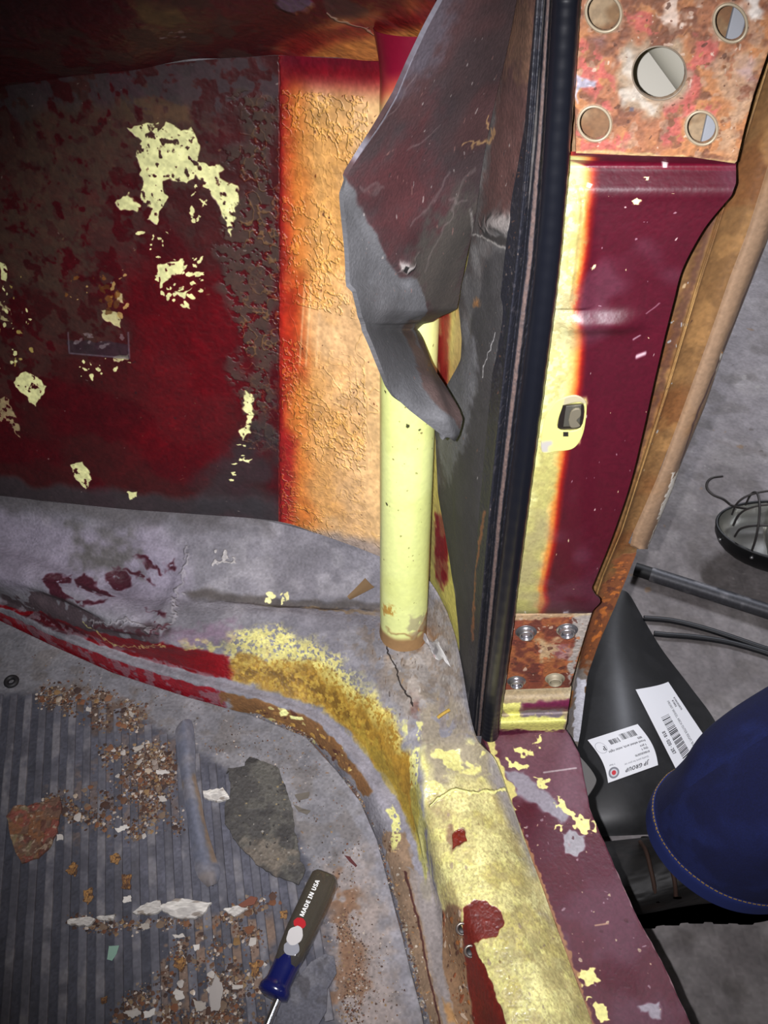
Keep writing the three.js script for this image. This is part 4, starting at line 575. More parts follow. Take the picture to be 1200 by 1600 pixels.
{ // burgundy outer sill
  const out = [[752, 1150], [884, 1138], [906, 1176], [916, 1230], [922, 1262], [990, 1420], [1040, 1512], [1083, 1606], [1130, 1706], [985, 1760], [958, 1696], [922, 1592], [882, 1482], [845, 1382], [808, 1282], [772, 1190]];
  const F = new Flat(G(900, 1400, -0.026), V3(1, 0, 0), V3(0, 0, -1)).bounds([[700, 1120], [1200, 1120], [1200, 1780], [700, 1780]]);
  const P = new Paint(F, 700, 900, [72, 24, 38], 0.42);
  P.cloud([88, 52, 66], { sc: 0.06, lo: 0.45, hi: 0.65, a: 0.6, rough: 0.6 }).cloud([70, 16, 28], { sc: 0.03, lo: 0.5, hi: 0.65, a: 0.6, z: 5 });
  P.poly([[760, 1150], [890, 1135], [912, 1200], [930, 1260], [900, 1290], [850, 1240], [800, 1250], [775, 1200]], [104, 74, 84], { f: 0.012, rag: 0.006, a: 0.7, rough: 0.7 });
  P.poly([[790, 1205], [815, 1204], [840, 1225], [875, 1250], [886, 1275], [880, 1285], [850, 1270], [815, 1245], [798, 1228]], [132, 126, 134], { f: 0.002, rag: 0.003, rs: 0.01, rough: 0.85 }); P.poly([[880, 1303], [892, 1296], [912, 1306], [916, 1322], [902, 1338], [884, 1334]], [140, 136, 140], { f: 0.001, rag: 0.0012 });
  const y = [[[834, 1216], [848, 1214], [858, 1222], [856, 1232], [838, 1226]], [[868, 1244], [878, 1244], [890, 1268], [904, 1276], [920, 1280], [922, 1300], [910, 1308], [898, 1288], [884, 1272], [872, 1258]], [[866, 1290], [884, 1290], [882, 1296], [868, 1297]], [[802, 1165], [830, 1174], [828, 1182], [804, 1176]], [[792, 1186], [822, 1196], [820, 1204], [800, 1202]], [[838, 1152], [850, 1150], [846, 1165], [836, 1162]], [[902, 1520], [922, 1516], [932, 1530], [926, 1540], [906, 1534]], [[930, 1568], [950, 1572], [954, 1594], [940, 1596], [928, 1582]], [[924, 1280], [934, 1284], [936, 1300], [930, 1298]], [[974, 1378], [982, 1380], [986, 1396], [978, 1392]], [[912, 1556], [926, 1560], [924, 1564], [912, 1562]]];
  y.forEach((q, k) => P.poly(q, [218, 212, 134], { f: 0.0006, rag: 0.0028, rs: 0.0045, z: k })); P.line([[768, 1160], [785, 1210], [798, 1262]], 0.006, [206, 198, 116], { f: 0.001, rag: 0.003, rs: 0.008, a: 0.9 });
  P.poly([[996, 1572], [1030, 1565], [1034, 1590], [1020, 1592], [1012, 1580], [1000, 1582]], [140, 132, 140], { f: 0.001, rag: 0.0012 }); P.dots([[800, 1250], [960, 1300], [1050, 1580], [920, 1560]], 70, 0.0004, 0.0016, [[150, 130, 136], [190, 176, 140], [60, 20, 30]], { seed: 11, a: 0.7 });
  P.line([[850, 1207], [900, 1200]], 0.0012, [170, 160, 160], { a: 0.8 }); P.line([[930, 1446], [950, 1443]], 0.0008, [190, 160, 120], { a: 0.7 }); P.line([[808, 1286], [848, 1386], [886, 1486], [925, 1598], [950, 1680]], 0.003, [150, 112, 70], { f: 0.001, rag: 0.0014, rs: 0.004, a: 0.8 }); P.line([[922, 1262], [990, 1420], [1040, 1512], [1083, 1606]], 0.0012, [150, 130, 130], { f: 0.0008, rag: 0.0006, a: 0.7 });
  P.grain(0.1, 0.002, { h: 0.0001 });
  const sl = mesh('outer_sill', F.extrude(ragged(out, 14, 0.7, 4), { depth: 0.05, bevel: 0.0015 }), P.mat({ bump: 1, extra: { clearcoat: 0.15, clearcoatRoughness: 0.4 } }), van);
  const T = new Flat(G(915, 1225, -0.032), V3(1, 0, 0), V3(0, 0, -1)); mesh('sill_end_tab', T.extrude([[890, 1170], [912, 1188], [930, 1212], [930, 1226], [914, 1248], [905, 1240]], { depth: 0.003, smooth: true }), std(0x4c4a48, 0.8), sl);
}
{ // floor pan under the mat
  const p = (x, y) => G(x, y, -0.056); const F = new Flat(p(300, 1400), V3(1, 0, 0), V3(0, 0, -1)).bounds([[-200, 900], [1000, 900], [1000, 1800], [-200, 1800]]);
  mesh('floor_pan', F.extrude([[-200, 890], [30, 950], [180, 1010], [400, 1080], [560, 1170], [640, 1300], [700, 1480], [800, 1790], [-200, 1790]], { depth: 0.004 }), std(0x5a4336, 0.9), van);
}

// ---------------------------------------------------------------- door seal
{
  const S0 = V3(0.095, VAN - 0.01, -PF), seal = group('door_seal', 'black rubber door seal running down the edge of the hinge pillar', 'seal', S0);
  const cen = [[890, -80], [885, 0], [872, 200], [857, 400], [833, 600], [808, 800], [786, 980], [771, 1100], [765, 1148]], pts = cen.map(([x, y]) => onPil(x, y, -0.007));
  const r = [0.0066, 0.0066, 0.0068, 0.0070, 0.0074, 0.0078, 0.0082, 0.0082, 0.008];
  const curve = new THREE.CatmullRomCurve3(pts), N = 220, ctrl = [];
  for (let j = 0; j <= N; j++) { const t = j / N, p = curve.getPoint(t), tg = curve.getTangent(t), e1 = pilDir.clone().addScaledVector(tg, -pilDir.dot(tg)).normalize(), e2 = new THREE.Vector3().crossVectors(e1, tg), R = interp(r.map((v, i) => [i / 8, v]), t) * (1 + 0.015 * Math.sin(j * 1.7) + 0.02 * (noise(j * 0.25, 3, 5) - 0.5)), row = []; for (let i = 0; i <= 20; i++) { const a = i / 20 * Math.PI * 2; row.push(p.clone().addScaledVector(e1, Math.cos(a) * R).addScaledVector(e2, Math.sin(a) * R)); } ctrl.push(row); }
  const B = new Sheet(ctrl, 20, N, { linU: true, linV: true }); const rub = std(0x0d0f16, 0.34, 0, { clearcoat: 0.35, clearcoatRoughness: 0.25 });
  mesh('bulb', shift(B.geo(), S0), rub, seal);
  const wl = [[-80, 850], [0, 838], [200, 822], [400, 800], [600, 778], [800, 758], [1000, 742], [1100, 735], [1160, 732]], wr = [[-80, 868], [0, 863], [200, 852], [400, 838], [600, 813], [800, 789], [1000, 769], [1100, 758], [1160, 752]];
  const ys = [-80, 0, 100, 200, 300, 400, 500, 600, 700, 800, 900, 1000, 1100, 1150];
  const prof = [[-0.3, 0.014], [0.06, 0.002], [0.22, -0.004], [0.40, -0.001], [0.5, 0.002], [0.62, -0.003], [0.85, -0.004], [1, 0.001], [1.45, 0.003]];
  const Wp = new Sheet(ys.map((y) => prof.map(([t, b]) => onPil(lerp(interp(wl, y), interp(wr, y), t), y, b))), 48, 160, { linV: true });
  const P = new Paint(Wp, 200, 1100, [24, 25, 33], 0.55);
  P.line(ys.map((y) => [lerp(interp(wl, y), interp(wr, y), 0.74), y]), 0.0046, [96, 76, 68], { f: 0.0018, rag: 0.0006, rs: 0.004, a: 0.8, rough: 0.9 }); P.line([[738, 1000], [742, 900], [757, 800]], 0.002, [110, 66, 40], { f: 0.001, rag: 0.001 });
  P.cloud([60, 54, 56], { sc: 0.003, lo: 0.58, hi: 0.7, a: 0.4, z: 2, rough: 0.9 }); P.dots([[800, 200], [850, 0], [830, 300], [760, 900]], 120, 0.0003, 0.0012, [[110, 96, 86], [90, 60, 46]], { seed: 3, a: 0.7 }); P.grain(0.2, 0.0016, { h: 0.0002 });
  mesh('grip_strip', shift(Wp.geo(0.002), S0), P.mat({ bump: 1.2 }), seal);
}

// ---------------------------------------------------------------- torn liner: side sheet and folded flap
{
  const at = onSide(725, 1130, 0.004), lin = group('torn_liner', 'torn dark fibre kick panel hanging in front of yellow tube', 'panel', at);
  const SL = [[-80, 812, 852], [0, 806, 842], [100, 786, 832], [220, 761, 824], [300, 748, 814], [370, 736, 806], [440, 722, 800], [480, 716, 796], [500, 719, 794], [530, 722, 790], [560, 719, 787], [580, 711, 785], [600, 700, 783], [630, 686, 780], [670, 680, 775], [720, 683, 770], [770, 685, 765], [810, 692, 761], [870, 702, 755], [930, 710, 750], [1000, 716, 744], [1060, 720, 740], [1100, 706, 737], [1130, 704, 735], [1150, 712, 733]];
  const S = new Sheet(SL.map(([y, l, r]) => { const o = []; for (let i = 0; i <= 6; i++) { const t = i / 6; o.push(onSide(lerp(l, r + 8, t), y, 0.006 + 0.004 * Math.sin(t * 3.1) * (y > 450 ? 1 : 0.4))); } return o; }), 40, 150, { linV: true, move: (p, [x, y]) => 0.003 * (fbm(p.x * 50, p.y * 25, p.z * 50, 2) - 0.5) + 0.004 * Math.exp(-(((x - 775) / 16) ** 2) - (((y - 350) / 16) ** 2)) });
  const P = new Paint(S, 400, 1100, [70, 68, 67], 0.8);
  P.cloud([56, 50, 48], { sc: 0.03, lo: 0.4, hi: 0.6, a: 0.8 }).cloud([94, 92, 90], { sc: 0.02, lo: 0.55, hi: 0.7, a: 0.6, z: 3 });
  P.poly([[795, -80], [860, -80], [838, 60], [800, 330], [750, 350], [770, 200]], [64, 38, 34], { f: 0.01, rag: 0.005, a: 0.8, rough: 0.6 }); P.poly([[800, 0], [838, 0], [828, 130], [790, 100]], [92, 68, 50], { f: 0.006, rag: 0.005, a: 0.7 });
  P.poly([[760, 400], [810, 380], [790, 560], [770, 800], [742, 1000], [738, 1150], [718, 1060], [712, 930], [690, 840], [745, 620], [735, 520]], [40, 38, 38], { f: 0.004, rag: 0.004, rs: 0.015, a: 0.85 });
  P.poly([[722, 500], [742, 530], [748, 590], [730, 690], [700, 760], [684, 700], [690, 620], [720, 570]], [88, 88, 90], { f: 0.006, rag: 0.005, a: 0.8 });
  P.line([[774, 520], [766, 545], [756, 570], [754, 590]], 0.0018, [150, 148, 146], { f: 0.0012, rag: 0.002, a: 0.8 }); P.line([[790, 500], [776, 560], [780, 620]], 0.004, [110, 108, 106], { f: 0.003, rag: 0.002, a: 0.5 });
  P.poly([[755, 362], [800, 375], [798, 388], [756, 372]], [34, 30, 28], { f: 0.0012, rag: 0.0012 }); P.line([[738, 366], [760, 372], [796, 392]], 0.0008, [140, 136, 130], { f: 0.0008, rag: 0.0006, a: 0.8 }); P.poly([[748, 346], [780, 338], [798, 352], [788, 366], [760, 362]], [112, 106, 102], { f: 0.003, rag: 0.004, rs: 0.008, h: 0.0015, a: 0.8 });
  P.poly([[742, 465], [750, 468], [748, 480], [740, 478]], [140, 90, 40], { f: 0.003, rag: 0.003, a: 0.7 }); P.line([[768, 200], [772, 215], [756, 225], [748, 235]], 0.0012, [140, 108, 70], { rag: 0.002, f: 0.0008, a: 0.8 });
  P.dots([[690, 400], [810, 200], [800, 500], [745, 1100], [720, 1050]], 110, 0.0003, 0.0014, [[130, 126, 120], [110, 70, 50], [28, 26, 26]], { seed: 7, a: 0.7 }); P.line([[772, 720], [768, 800], [756, 880]], 0.0014, [150, 96, 60], { f: 0.0008, rag: 0.001 });
  P.poly([[700, 1100], [735, 1085], [735, 1150], [705, 1150]], [92, 90, 92], { f: 0.004, rag: 0.004, a: 0.8 }); P.grain(0.16, 0.0014, { h: 0.00015 }); P.grain(0.16, 0.012, { z: 6 });
  mesh('side_sheet', shift(S.geo(0.003), at), P.mat({ bump: 1.3 }), lin);
  // flap: rows of (y, left, right, how far the left edge swings towards the cab)
  const FL = [[-80, 730, 812, 0.015], [0, 690, 806, 0.02], [50, 664, 796, 0.022], [100, 640, 786, 0.025], [150, 618, 775, 0.028], [200, 588, 765, 0.032], [240, 562, 757, 0.036], [275, 540, 751, 0.040], [320, 542, 744, 0.040], [370, 548, 736, 0.04], [410, 552, 728, 0.04], [440, 554, 722, 0.04], [470, 562, 717, 0.038], [483, 565, 714, 0.038], [490, 566, 702, 0.038], [497, 568, 686, 0.038], [503, 570, 676, 0.037], [506, 571, 662, 0.037], [515, 572, 652, 0.037], [540, 582, 658, 0.036], [570, 594, 672, 0.034], [600, 606, 692, 0.030], [620, 618, 704, 0.028], [640, 638, 716, 0.024], [655, 656, 722, 0.022], [668, 674, 720, 0.02], [678, 688, 716, 0.018], [684, 694, 708, 0.018]];
  const rows = FL.map(([y, l, r, sw]) => { const k = clamp((y - 480) / 60), L = onZ(l, y, PF + 0.012 - sw), Rr = y <= 480 ? onSide(r, y, 0.008) : onSide(r, y, lerp(0.008, 0.03, k)); const o = []; for (let i = 0; i <= 8; i++) { const t = i / 8, px = lerp(l, r, t); const a = L.clone().lerp(Rr, t); o.push(onZ(px, y, -a.z - 0.004 * Math.sin(Math.PI * t))); } return o; });
  const foldY = [[540, 275], [562, 315], [585, 360], [603, 400], [628, 425], [645, 440]];
  const Fp = new Sheet(rows, 60, 130, { linV: true, move: (p, [x, y]) => 0.004 * (fbm(p.x * 18, p.y * 18, p.z * 18, 2) - 0.5) + (y > 270 && y < 450 && x < interp(foldY.map(([a, b]) => [b, a]), y) ? -0.0026 * sstep(0, 14, interp(foldY.map(([a, b]) => [b, a]), y) - x) : 0) + 0.003 * Math.exp(-(((x - interp([[490, 640], [600, 670], [680, 705]], y)) / 12) ** 2)) * sstep(500, 540, y) + 0.002 * Math.exp(-(((x - 638) / 10) ** 2) - (((y - 412) / 9) ** 2)) });
  const Q = new Paint(Fp, 720, 1040, [54, 42, 43], 0.6);
  Q.cloud([66, 42, 42], { sc: 0.04, lo: 0.42, hi: 0.6, a: 0.7 }).cloud([54, 44, 46], { sc: 0.03, lo: 0.5, hi: 0.65, a: 0.7, z: 8 });
  Q.poly([[545, 285], [660, 190], [700, 300], [660, 380], [600, 390], [570, 330]], [70, 32, 34], { f: 0.02, rag: 0.008, a: 0.7 }); Q.poly([[690, -80], [740, -80], [700, 60], [640, 140], [620, 150]], [70, 66, 74], { f: 0.012, rag: 0.008, a: 0.75, rough: 0.7 });
  Q.poly([[640, 400], [720, 300], [745, 300], [716, 480], [680, 500], [650, 450]], [56, 52, 46], { f: 0.01, rag: 0.006, a: 0.85, rough: 0.85 });
  Q.poly([[530, 272], [541, 280], [562, 318], [585, 362], [603, 402], [626, 432], [650, 432], [664, 470], [650, 520], [680, 590], [724, 650], [715, 690], [690, 690], [600, 610], [560, 500], [536, 420]], [74, 74, 76], { f: 0.0014, rag: 0.0012, rs: 0.01, rough: 0.9 });
  Q.poly([[560, 440], [620, 460], [640, 560], [600, 600], [560, 500]], [62, 61, 62], { f: 0.015, rag: 0.008, a: 0.7 }); Q.poly([[640, 500], [656, 500], [662, 550], [690, 600], [720, 640], [718, 672], [690, 640], [660, 600], [645, 550]], [74, 58, 54], { f: 0.004, rag: 0.003, a: 0.85, rough: 0.5 }); Q.dots([[664, 566], [674, 566], [674, 580], [664, 580]], 4, 0.001, 0.003, [[130, 80, 40]], { seed: 2, a: 0.6 });
  Q.poly([[628, 408], [650, 402], [648, 418], [636, 426], [626, 420]], [150, 146, 142], { f: 0.002, rag: 0.003, rs: 0.008, a: 0.85, h: 0.001 }); Q.poly([[634, 416], [640, 418], [636, 428], [630, 424]], [24, 22, 22], { f: 0.0006 });
  for (const [a, b, c, d] of [[560, 300, 600, 290], [640, 360, 700, 270], [660, 420, 740, 260], [700, 320, 735, 310], [590, 200, 650, 120], [640, 230, 690, 190]]) Q.line([[a, b], [(a + c) / 2 + 4, (b + d) / 2], [c, d]], 0.0012, [112, 102, 100], { f: 0.001, rag: 0.003, rs: 0.01, a: 0.3, rough: 0.7 });
  Q.line([[540, 272], [600, 186], [640, 102], [692, -4], [730, -84]], 0.0022, [104, 102, 110], { f: 0.0008, a: 0.9, rough: 0.9 }); Q.line([[760, 190], [770, 212], [740, 222], [722, 228]], 0.001, [150, 120, 80], { rag: 0.002, f: 0.0008, a: 0.8 }); Q.line([[735, 330], [738, 380], [728, 430], [716, 480]], 0.002, [116, 112, 108], { f: 0.0014, rag: 0.001, a: 0.7 });
  Q.dots([[560, 300], [700, 60], [790, 40], [730, 460], [640, 620], [570, 480]], 160, 0.0003, 0.0012, [[140, 134, 130], [110, 80, 74], [40, 34, 34]], { seed: 9, a: 0.65 }); Q.grain(0.12, 0.0012, { h: 0.0001 }); Q.grain(0.2, 0.02, { z: 6 });
  mesh('folded_flap', shift(Fp.geo(0.0028), at), Q.mat({ bump: 1.2 }), lin);
}

// ---------------------------------------------------------------- rubber mat with ribs
const MAT = -0.048, RIB = 0.0022, TOPY = MAT + RIB; let onMat = () => TOPY;
const matPts = [[-160, 905], [-40, 950], [10, 974], [75, 1005], [175, 1050], [288, 1087], [393, 1117], [478, 1151], [528, 1206], [563, 1252], [589, 1312], [606, 1376], [618, 1424], [629, 1464], [642, 1518], [657, 1574], [674, 1664], [700, 1760], [-160, 1760]];
const matF = new Flat(G(250, 1400, MAT), V3(1, 0, 0), V3(0, 0, -1)).bounds([[-220, 880], [720, 880], [720, 1780], [-220, 1780]]);
const at0 = G(250, 1500, MAT).add(V3(0, -0.004, 0));
const mat = group('rubber_mat', 'grey ribbed rubber floor mat covered with rust crumbs', 'mat', at0);
{
  const P = new Paint(matF, 1100, 1100, [110, 109, 113], 0.85);
  P.cloud([128, 126, 128], { sc: 0.05, lo: 0.42, hi: 0.62, a: 0.7 }).cloud([96, 90, 86], { sc: 0.02, lo: 0.54, hi: 0.68, a: 0.5, z: 3 });
  P.poly([[-200, 1085], [100, 1085], [200, 1110], [300, 1170], [400, 1230], [465, 1310], [505, 1400], [525, 1500], [530, 1780], [-200, 1780]], [62, 63, 72], { f: 0.006, rag: 0.002, rough: 0.75 });
  P.poly([[100, 1120], [300, 1180], [440, 1330], [440, 1420], [200, 1400], [120, 1250]], [92, 92, 102], { f: 0.03, rag: 0.01, a: 0.7 });
  P.poly([[500, 1380], [560, 1330], [600, 1420], [660, 1700], [540, 1700]], [148, 134, 126], { f: 0.02, rag: 0.01, a: 0.7 });
  P.poly([[520, 1390], [545, 1350], [560, 1450], [580, 1560], [560, 1640], [500, 1640], [530, 1500]], [116, 86, 64], { f: 0.006, rag: 0.008, rs: 0.02, holes: 0.47, hs: 0.014, a: 0.85, rough: 0.95 });
  P.poly([[540, 1200], [620, 1300], [660, 1560], [640, 1600], [600, 1420], [560, 1260]], [130, 128, 136], { f: 0.01, rag: 0.006, a: 0.5 });
  P.poly([[250, 1440], [430, 1430], [450, 1640], [240, 1640]], [124, 100, 82], { f: 0.01, rag: 0.01, rs: 0.02, holes: 0.44, hs: 0.012, a: 0.8 }); P.poly([[60, 1070], [230, 1100], [230, 1140], [160, 1140], [60, 1090]], [92, 70, 54], { f: 0.01, rag: 0.008, holes: 0.42, hs: 0.01, a: 0.7 }); P.poly([[180, 1160], [290, 1150], [290, 1260], [120, 1310], [60, 1260]], [110, 92, 82], { f: 0.01, rag: 0.01, holes: 0.45, hs: 0.01, a: 0.6 });
  P.dots([[0, 1000], [300, 1100], [500, 1170], [600, 1400], [640, 1600], [520, 1600], [440, 1250]], 420, 0.0003, 0.0013, [[70, 64, 60], [160, 152, 146], [110, 84, 60]], { seed: 3, a: 0.7 });
  P.line([[585, 1250], [560, 1270]], 0.004, [90, 84, 80], { f: 0.002, a: 0.3 }); P.grain(0.14, 0.002, { h: 0.0002 }); P.grain(0.12, 0.01, { z: 7 });
  mesh('mat_sheet', shift(matF.extrude(matPts, { depth: 0.004, bevel: 0.001 }), at0), P.mat({ bump: 1 }), mat);
  // ribs: parallel strips that run towards the nose, clipped to the ribbed field
  const field = [[-170, 1087], [96, 1087], [195, 1112], [290, 1170], [385, 1228], [450, 1310], [492, 1400], [512, 1500], [520, 1780], [-170, 1780]].map((p) => matF.loc(...p));
  const a = matF.loc(185, 1100), b = matF.loc(188, 1600), ang = Math.atan2(b[1] - a[1], b[0] - a[0]), ex = [Math.cos(ang), Math.sin(ang)], ey = [-Math.sin(ang), Math.cos(ang)];
  const q0 = matF.loc(180, 1500), q1 = matF.loc(208.5, 1500), pitch = Math.abs((q1[0] - q0[0]) * ey[0] + (q1[1] - q0[1]) * ey[1]);
  const local = field.map(([x, y]) => [x * ex[0] + y * ex[1], x * ey[0] + y * ey[1]]), lo = Math.min(...local.map((p) => p[1])), hi = Math.max(...local.map((p) => p[1]));
  const tones = [0, 1, 2].map((k) => { const s = { SW: 0.5, SH: 0.02, at: (u, v) => [u * 0.5, k * 3.3, v * 0.02] }; const R = new Paint(s, 512, 32, [88, 88, 96], 0.7); R.cloud([112, 110, 114], { sc: 0.02, lo: 0.45, hi: 0.62, a: 0.8 }).cloud([66, 66, 74], { sc: 0.03, lo: 0.5, hi: 0.62, a: 0.7, z: 4 }).grain(0.14, 0.002); return R.mat({}); });
  onMat = (px, py) => { const [x, y] = matF.loc(px, py), v = (x * ey[0] + y * ey[1] - (lo + pitch * 0.4)) / pitch; return inside(field, x, y) && Math.abs(v - Math.round(v)) < 0.25 ? TOPY : MAT; };
  let n = 0;
  for (let y = lo + pitch * 0.4; y < hi; y += pitch, n++) {
    const cut = []; for (let i = 0, j = local.length - 1; i < local.length; j = i++) { const A = local[i], B = local[j]; if ((A[1] > y) !== (B[1] > y)) cut.push(A[0] + (B[0] - A[0]) * (y - A[1]) / (B[1] - A[1])); }
    if (cut.length < 2) continue; const x0 = Math.min(...cut), x1 = Math.max(...cut); if (x1 - x0 < 0.01) continue;
    const w = pitch * 0.54, sh = new THREE.Shape([[-w / 2, 0], [-w / 2 + 0.0004, RIB * 0.8], [-w / 2 + 0.0012, RIB], [w / 2 - 0.0012, RIB], [w / 2 - 0.0004, RIB * 0.8], [w / 2, 0]].map((p) => new THREE.Vector2(...p)));
    const g = new THREE.ExtrudeGeometry(sh, { depth: x1 - x0, bevelEnabled: false, steps: 1 });
    const T = g.attributes.uv, Q = g.attributes.position; for (let i = 0; i < Q.count; i++) T.setXY(i, Q.getZ(i) / 0.5 + n * 0.37, Q.getX(i) / 0.02 + 0.5);
    const X = matF.U.clone().multiplyScalar(ey[0]).addScaledVector(matF.Vx, ey[1]), Z = matF.U.clone().multiplyScalar(ex[0]).addScaledVector(matF.Vx, ex[1]);
    const o = matF.world(x0 * ex[0] + y * ey[0], x0 * ex[1] + y * ey[1]); g.applyMatrix4(new THREE.Matrix4().makeBasis(X, matF.N, Z).setPosition(o));
    const mm = tones[n % 3]; mm.map.wrapS = mm.roughnessMap.wrapS = THREE.MirroredRepeatWrapping;
    mesh('rib', shift(g, at0), mm, mat);
  }
}


// ---------------------------------------------------------------- scraps and flakes on the mat
const chipMat = (hex, r = 0.7) => std(hex, r);
function scrap(name, label, cat, pts, o, grp) {
  const { h = TOPY, t = 0.0012, mat: m = chipMat(0x808080), rag = 0, step = 8, seed = 1, bend = 0, tilt = 0 } = o;
  const q = rag ? ragged(pts, step, rag, seed) : pts, cx = pts.reduce((s, p) => s + p[0], 0) / pts.length, cy = pts.reduce((s, p) => s + p[1], 0) / pts.length;
  const F = new Flat(G(cx, cy, h + t), V3(1, 0, 0), V3(0, 0, -1)).bounds(q); const g = F.extrude(q, { depth: t, bevel: Math.min(0.0004, t * 0.3) });
  const at = G(cx, cy, h); shift(g, at);
  if (bend || tilt) { const P = g.attributes.position; for (let i = 0; i < P.count; i++) { const x = P.getX(i), z = P.getZ(i); P.setY(i, P.getY(i) + bend * (x * x + z * z) + tilt * Math.abs(x) + 0.0006 * noise(x * 300 + seed, z * 300, 1)); } g.computeVertexNormals(); }
  const mm = typeof m === 'function' ? m(F) : m; const k = new THREE.Mesh(g, mm); k.position.copy(at); finish(k); return top(k, name, label, cat, grp);
}
const paintOf = (base, blots, W = 128) => (F) => { const P = new Paint(F, W, W, base, 0.8); blots.forEach(([c, sc, lo], i) => P.cloud(c, { sc, lo, hi: lo + 0.12, a: 0.85, z: i * 5 + 1, h: 0.0003 })); P.grain(0.16, 0.0016, { h: 0.0002 }); return P.mat({ bump: 1.2, rough: 0.82 }); };
scrap('felt_scrap', 'large torn dark grey felt scrap on the mat beside rubber strip', 'scrap', [[382, 1190], [391, 1182], [434, 1199], [450, 1240], [457, 1265], [460, 1300], [465, 1315], [470, 1345], [477, 1357], [467, 1382], [425, 1366], [400, 1350], [380, 1327], [370, 1318], [352, 1287], [350, 1262], [360, 1240], [357, 1205], [353, 1208], [357, 1200], [382, 1197]], { t: 0.0025, rag: 1.2, step: 6, seed: 5, mat: (F) => { const P = new Paint(F, 400, 400, [66, 64, 62], 0.9); P.cloud([84, 82, 76], { sc: 0.012, lo: 0.45, hi: 0.6, a: 0.8, h: 0.0006 }).cloud([48, 46, 46], { sc: 0.02, lo: 0.5, hi: 0.64, a: 0.7, z: 5 }); P.poly([[372, 1318], [420, 1312], [462, 1340], [430, 1366], [390, 1344]], [112, 102, 90], { f: 0.006, rag: 0.006, a: 0.7 }); P.dots([[360, 1200], [450, 1210], [470, 1360], [380, 1330]], 60, 0.0004, 0.0014, [[150, 146, 138], [34, 32, 32], [150, 130, 90]], { seed: 4, a: 0.7 }); P.grain(0.22, 0.002, { h: 0.0005 }); return P.mat({ bump: 1.3 }); } });
scrap('rust_plate', 'palm-sized sheet of flaked rust with orange and brown layers', 'rust flake', [[12, 1278], [22, 1262], [50, 1258], [75, 1250], [95, 1245], [97, 1265], [90, 1300], [80, 1325], [60, 1340], [35, 1348], [25, 1335], [18, 1310]], { t: 0.003, rag: 1.4, step: 6, seed: 8, tilt: 0.12, mat: paintOf([100, 74, 60], [[[122, 80, 52], 0.010, 0.48], [[84, 52, 44], 0.007, 0.52], [[120, 112, 84], 0.012, 0.56], [[124, 66, 56], 0.008, 0.58], [[150, 132, 112], 0.004, 0.64]], 256) });
scrap('rubber_scrap', 'smooth slate grey rubber scrap lying under the screwdriver', 'scrap', [[486, 1502], [508, 1490], [522, 1494], [526, 1520], [512, 1545], [510, 1580], [498, 1600], [494, 1660], [424, 1660], [428, 1600], [440, 1560], [462, 1530]], { h: TOPY - 0.0002, t: 0.0022, mat: paintOf([84, 84, 92], [[[100, 99, 104], 0.02, 0.5], [[70, 68, 72], 0.012, 0.55]], 200) });
scrap('paint_chip', 'small sea-green paint chip on ribbed mat', 'paint chip', [[170, 1478], [186, 1477], [182, 1490], [175, 1501], [167, 1499]], { t: 0.0008, mat: chipMat(0x7c9c8c) });
{ // long strip of old rubber moulding, gently hollow
  const L = [[274, 1142], [276, 1170], [282, 1210], [288, 1250], [294, 1290], [302, 1340], [308, 1368], [324, 1386]], R = [[300, 1128], [305, 1165], [306, 1210], [314, 1250], [322, 1290], [334, 1330], [344, 1360], [340, 1380]];
  const rows = L.map((l, k) => { const o = []; for (let i = 0; i <= 6; i++) { const t = i / 6; o.push(G(lerp(l[0], R[k][0], t), lerp(l[1], R[k][1], t), TOPY + 0.0045 + 0.006 * Math.sin(Math.PI * t) + 0.0015 * Math.sin(k * 0.9))); } return o; });
  const tip = G(286, 1122, TOPY + 0.01), S = new Sheet([[0, 1, 2, 3, 4, 5, 6].map((i) => tip.clone().lerp(rows[0][i], 0.25)), ...rows], 20, 60);
  const P = new Paint(S, 200, 700, [116, 115, 122], 0.45); P.cloud([96, 100, 114], { sc: 0.03, lo: 0.42, hi: 0.58, a: 0.8 }).cloud([132, 116, 100], { sc: 0.04, lo: 0.52, hi: 0.64, a: 0.8, z: 4 }); P.line([[304, 1215], [314, 1255], [324, 1300], [336, 1345]], 0.004, [128, 108, 90], { f: 0.003, rag: 0.001, a: 0.8 }); P.grain(0.12, 0.003);
  const at = G(310, 1260, TOPY), k = new THREE.Mesh(shift(S.geo(0.0025), at), P.mat({ bump: 1 })); k.position.copy(at); finish(k); top(k, 'rubber_strip', 'long grey strip of old rubber moulding lying along the mat', 'strip');
}
{ // grommet
  const at = G(19, 1067, MAT), g = group('rubber_grommet', 'black ring grommet lying at the edge of the mat', 'grommet', at); mesh('ring', new THREE.TorusGeometry(0.0052, 0.0026, 10, 28).rotateX(Math.PI / 2).translate(0, 0.0026, 0), std(0x1d1c1e, 0.6), g);
}
const swatch = (z) => ({ SW: 0.02, SH: 0.02, at: (u, v) => [u * 0.02 + z, v * 0.02, 3] }), amberPaint = [[120, 86, 52], [134, 100, 62], [96, 66, 44]].map((c, k) => paintOf(c, [[[150, 110, 60], 0.004, 0.5], [[76, 54, 42], 0.003, 0.55]], 64)(swatch(k))), fillerPaint = [0, 1].map((k) => paintOf([178, 174, 168], [[[204, 200, 192], 0.006, 0.5], [[128, 118, 108], 0.005, 0.6]], 96)(swatch(k + 5)));
const white = [0xb9b4ad, 0xa9a39c, 0xc6c2bb, 0x9c958c].map((c) => chipMat(c, 0.85)), rusty = [0x5c402e, 0x6a432c, 0x463026, 0x745038, 0x544236, 0x6a5848, 0x3c2c27].map((c) => chipMat(c, 0.85)), amber = [0x74583a, 0x806442, 0x664a32].map((c) => chipMat(c, 0.6));
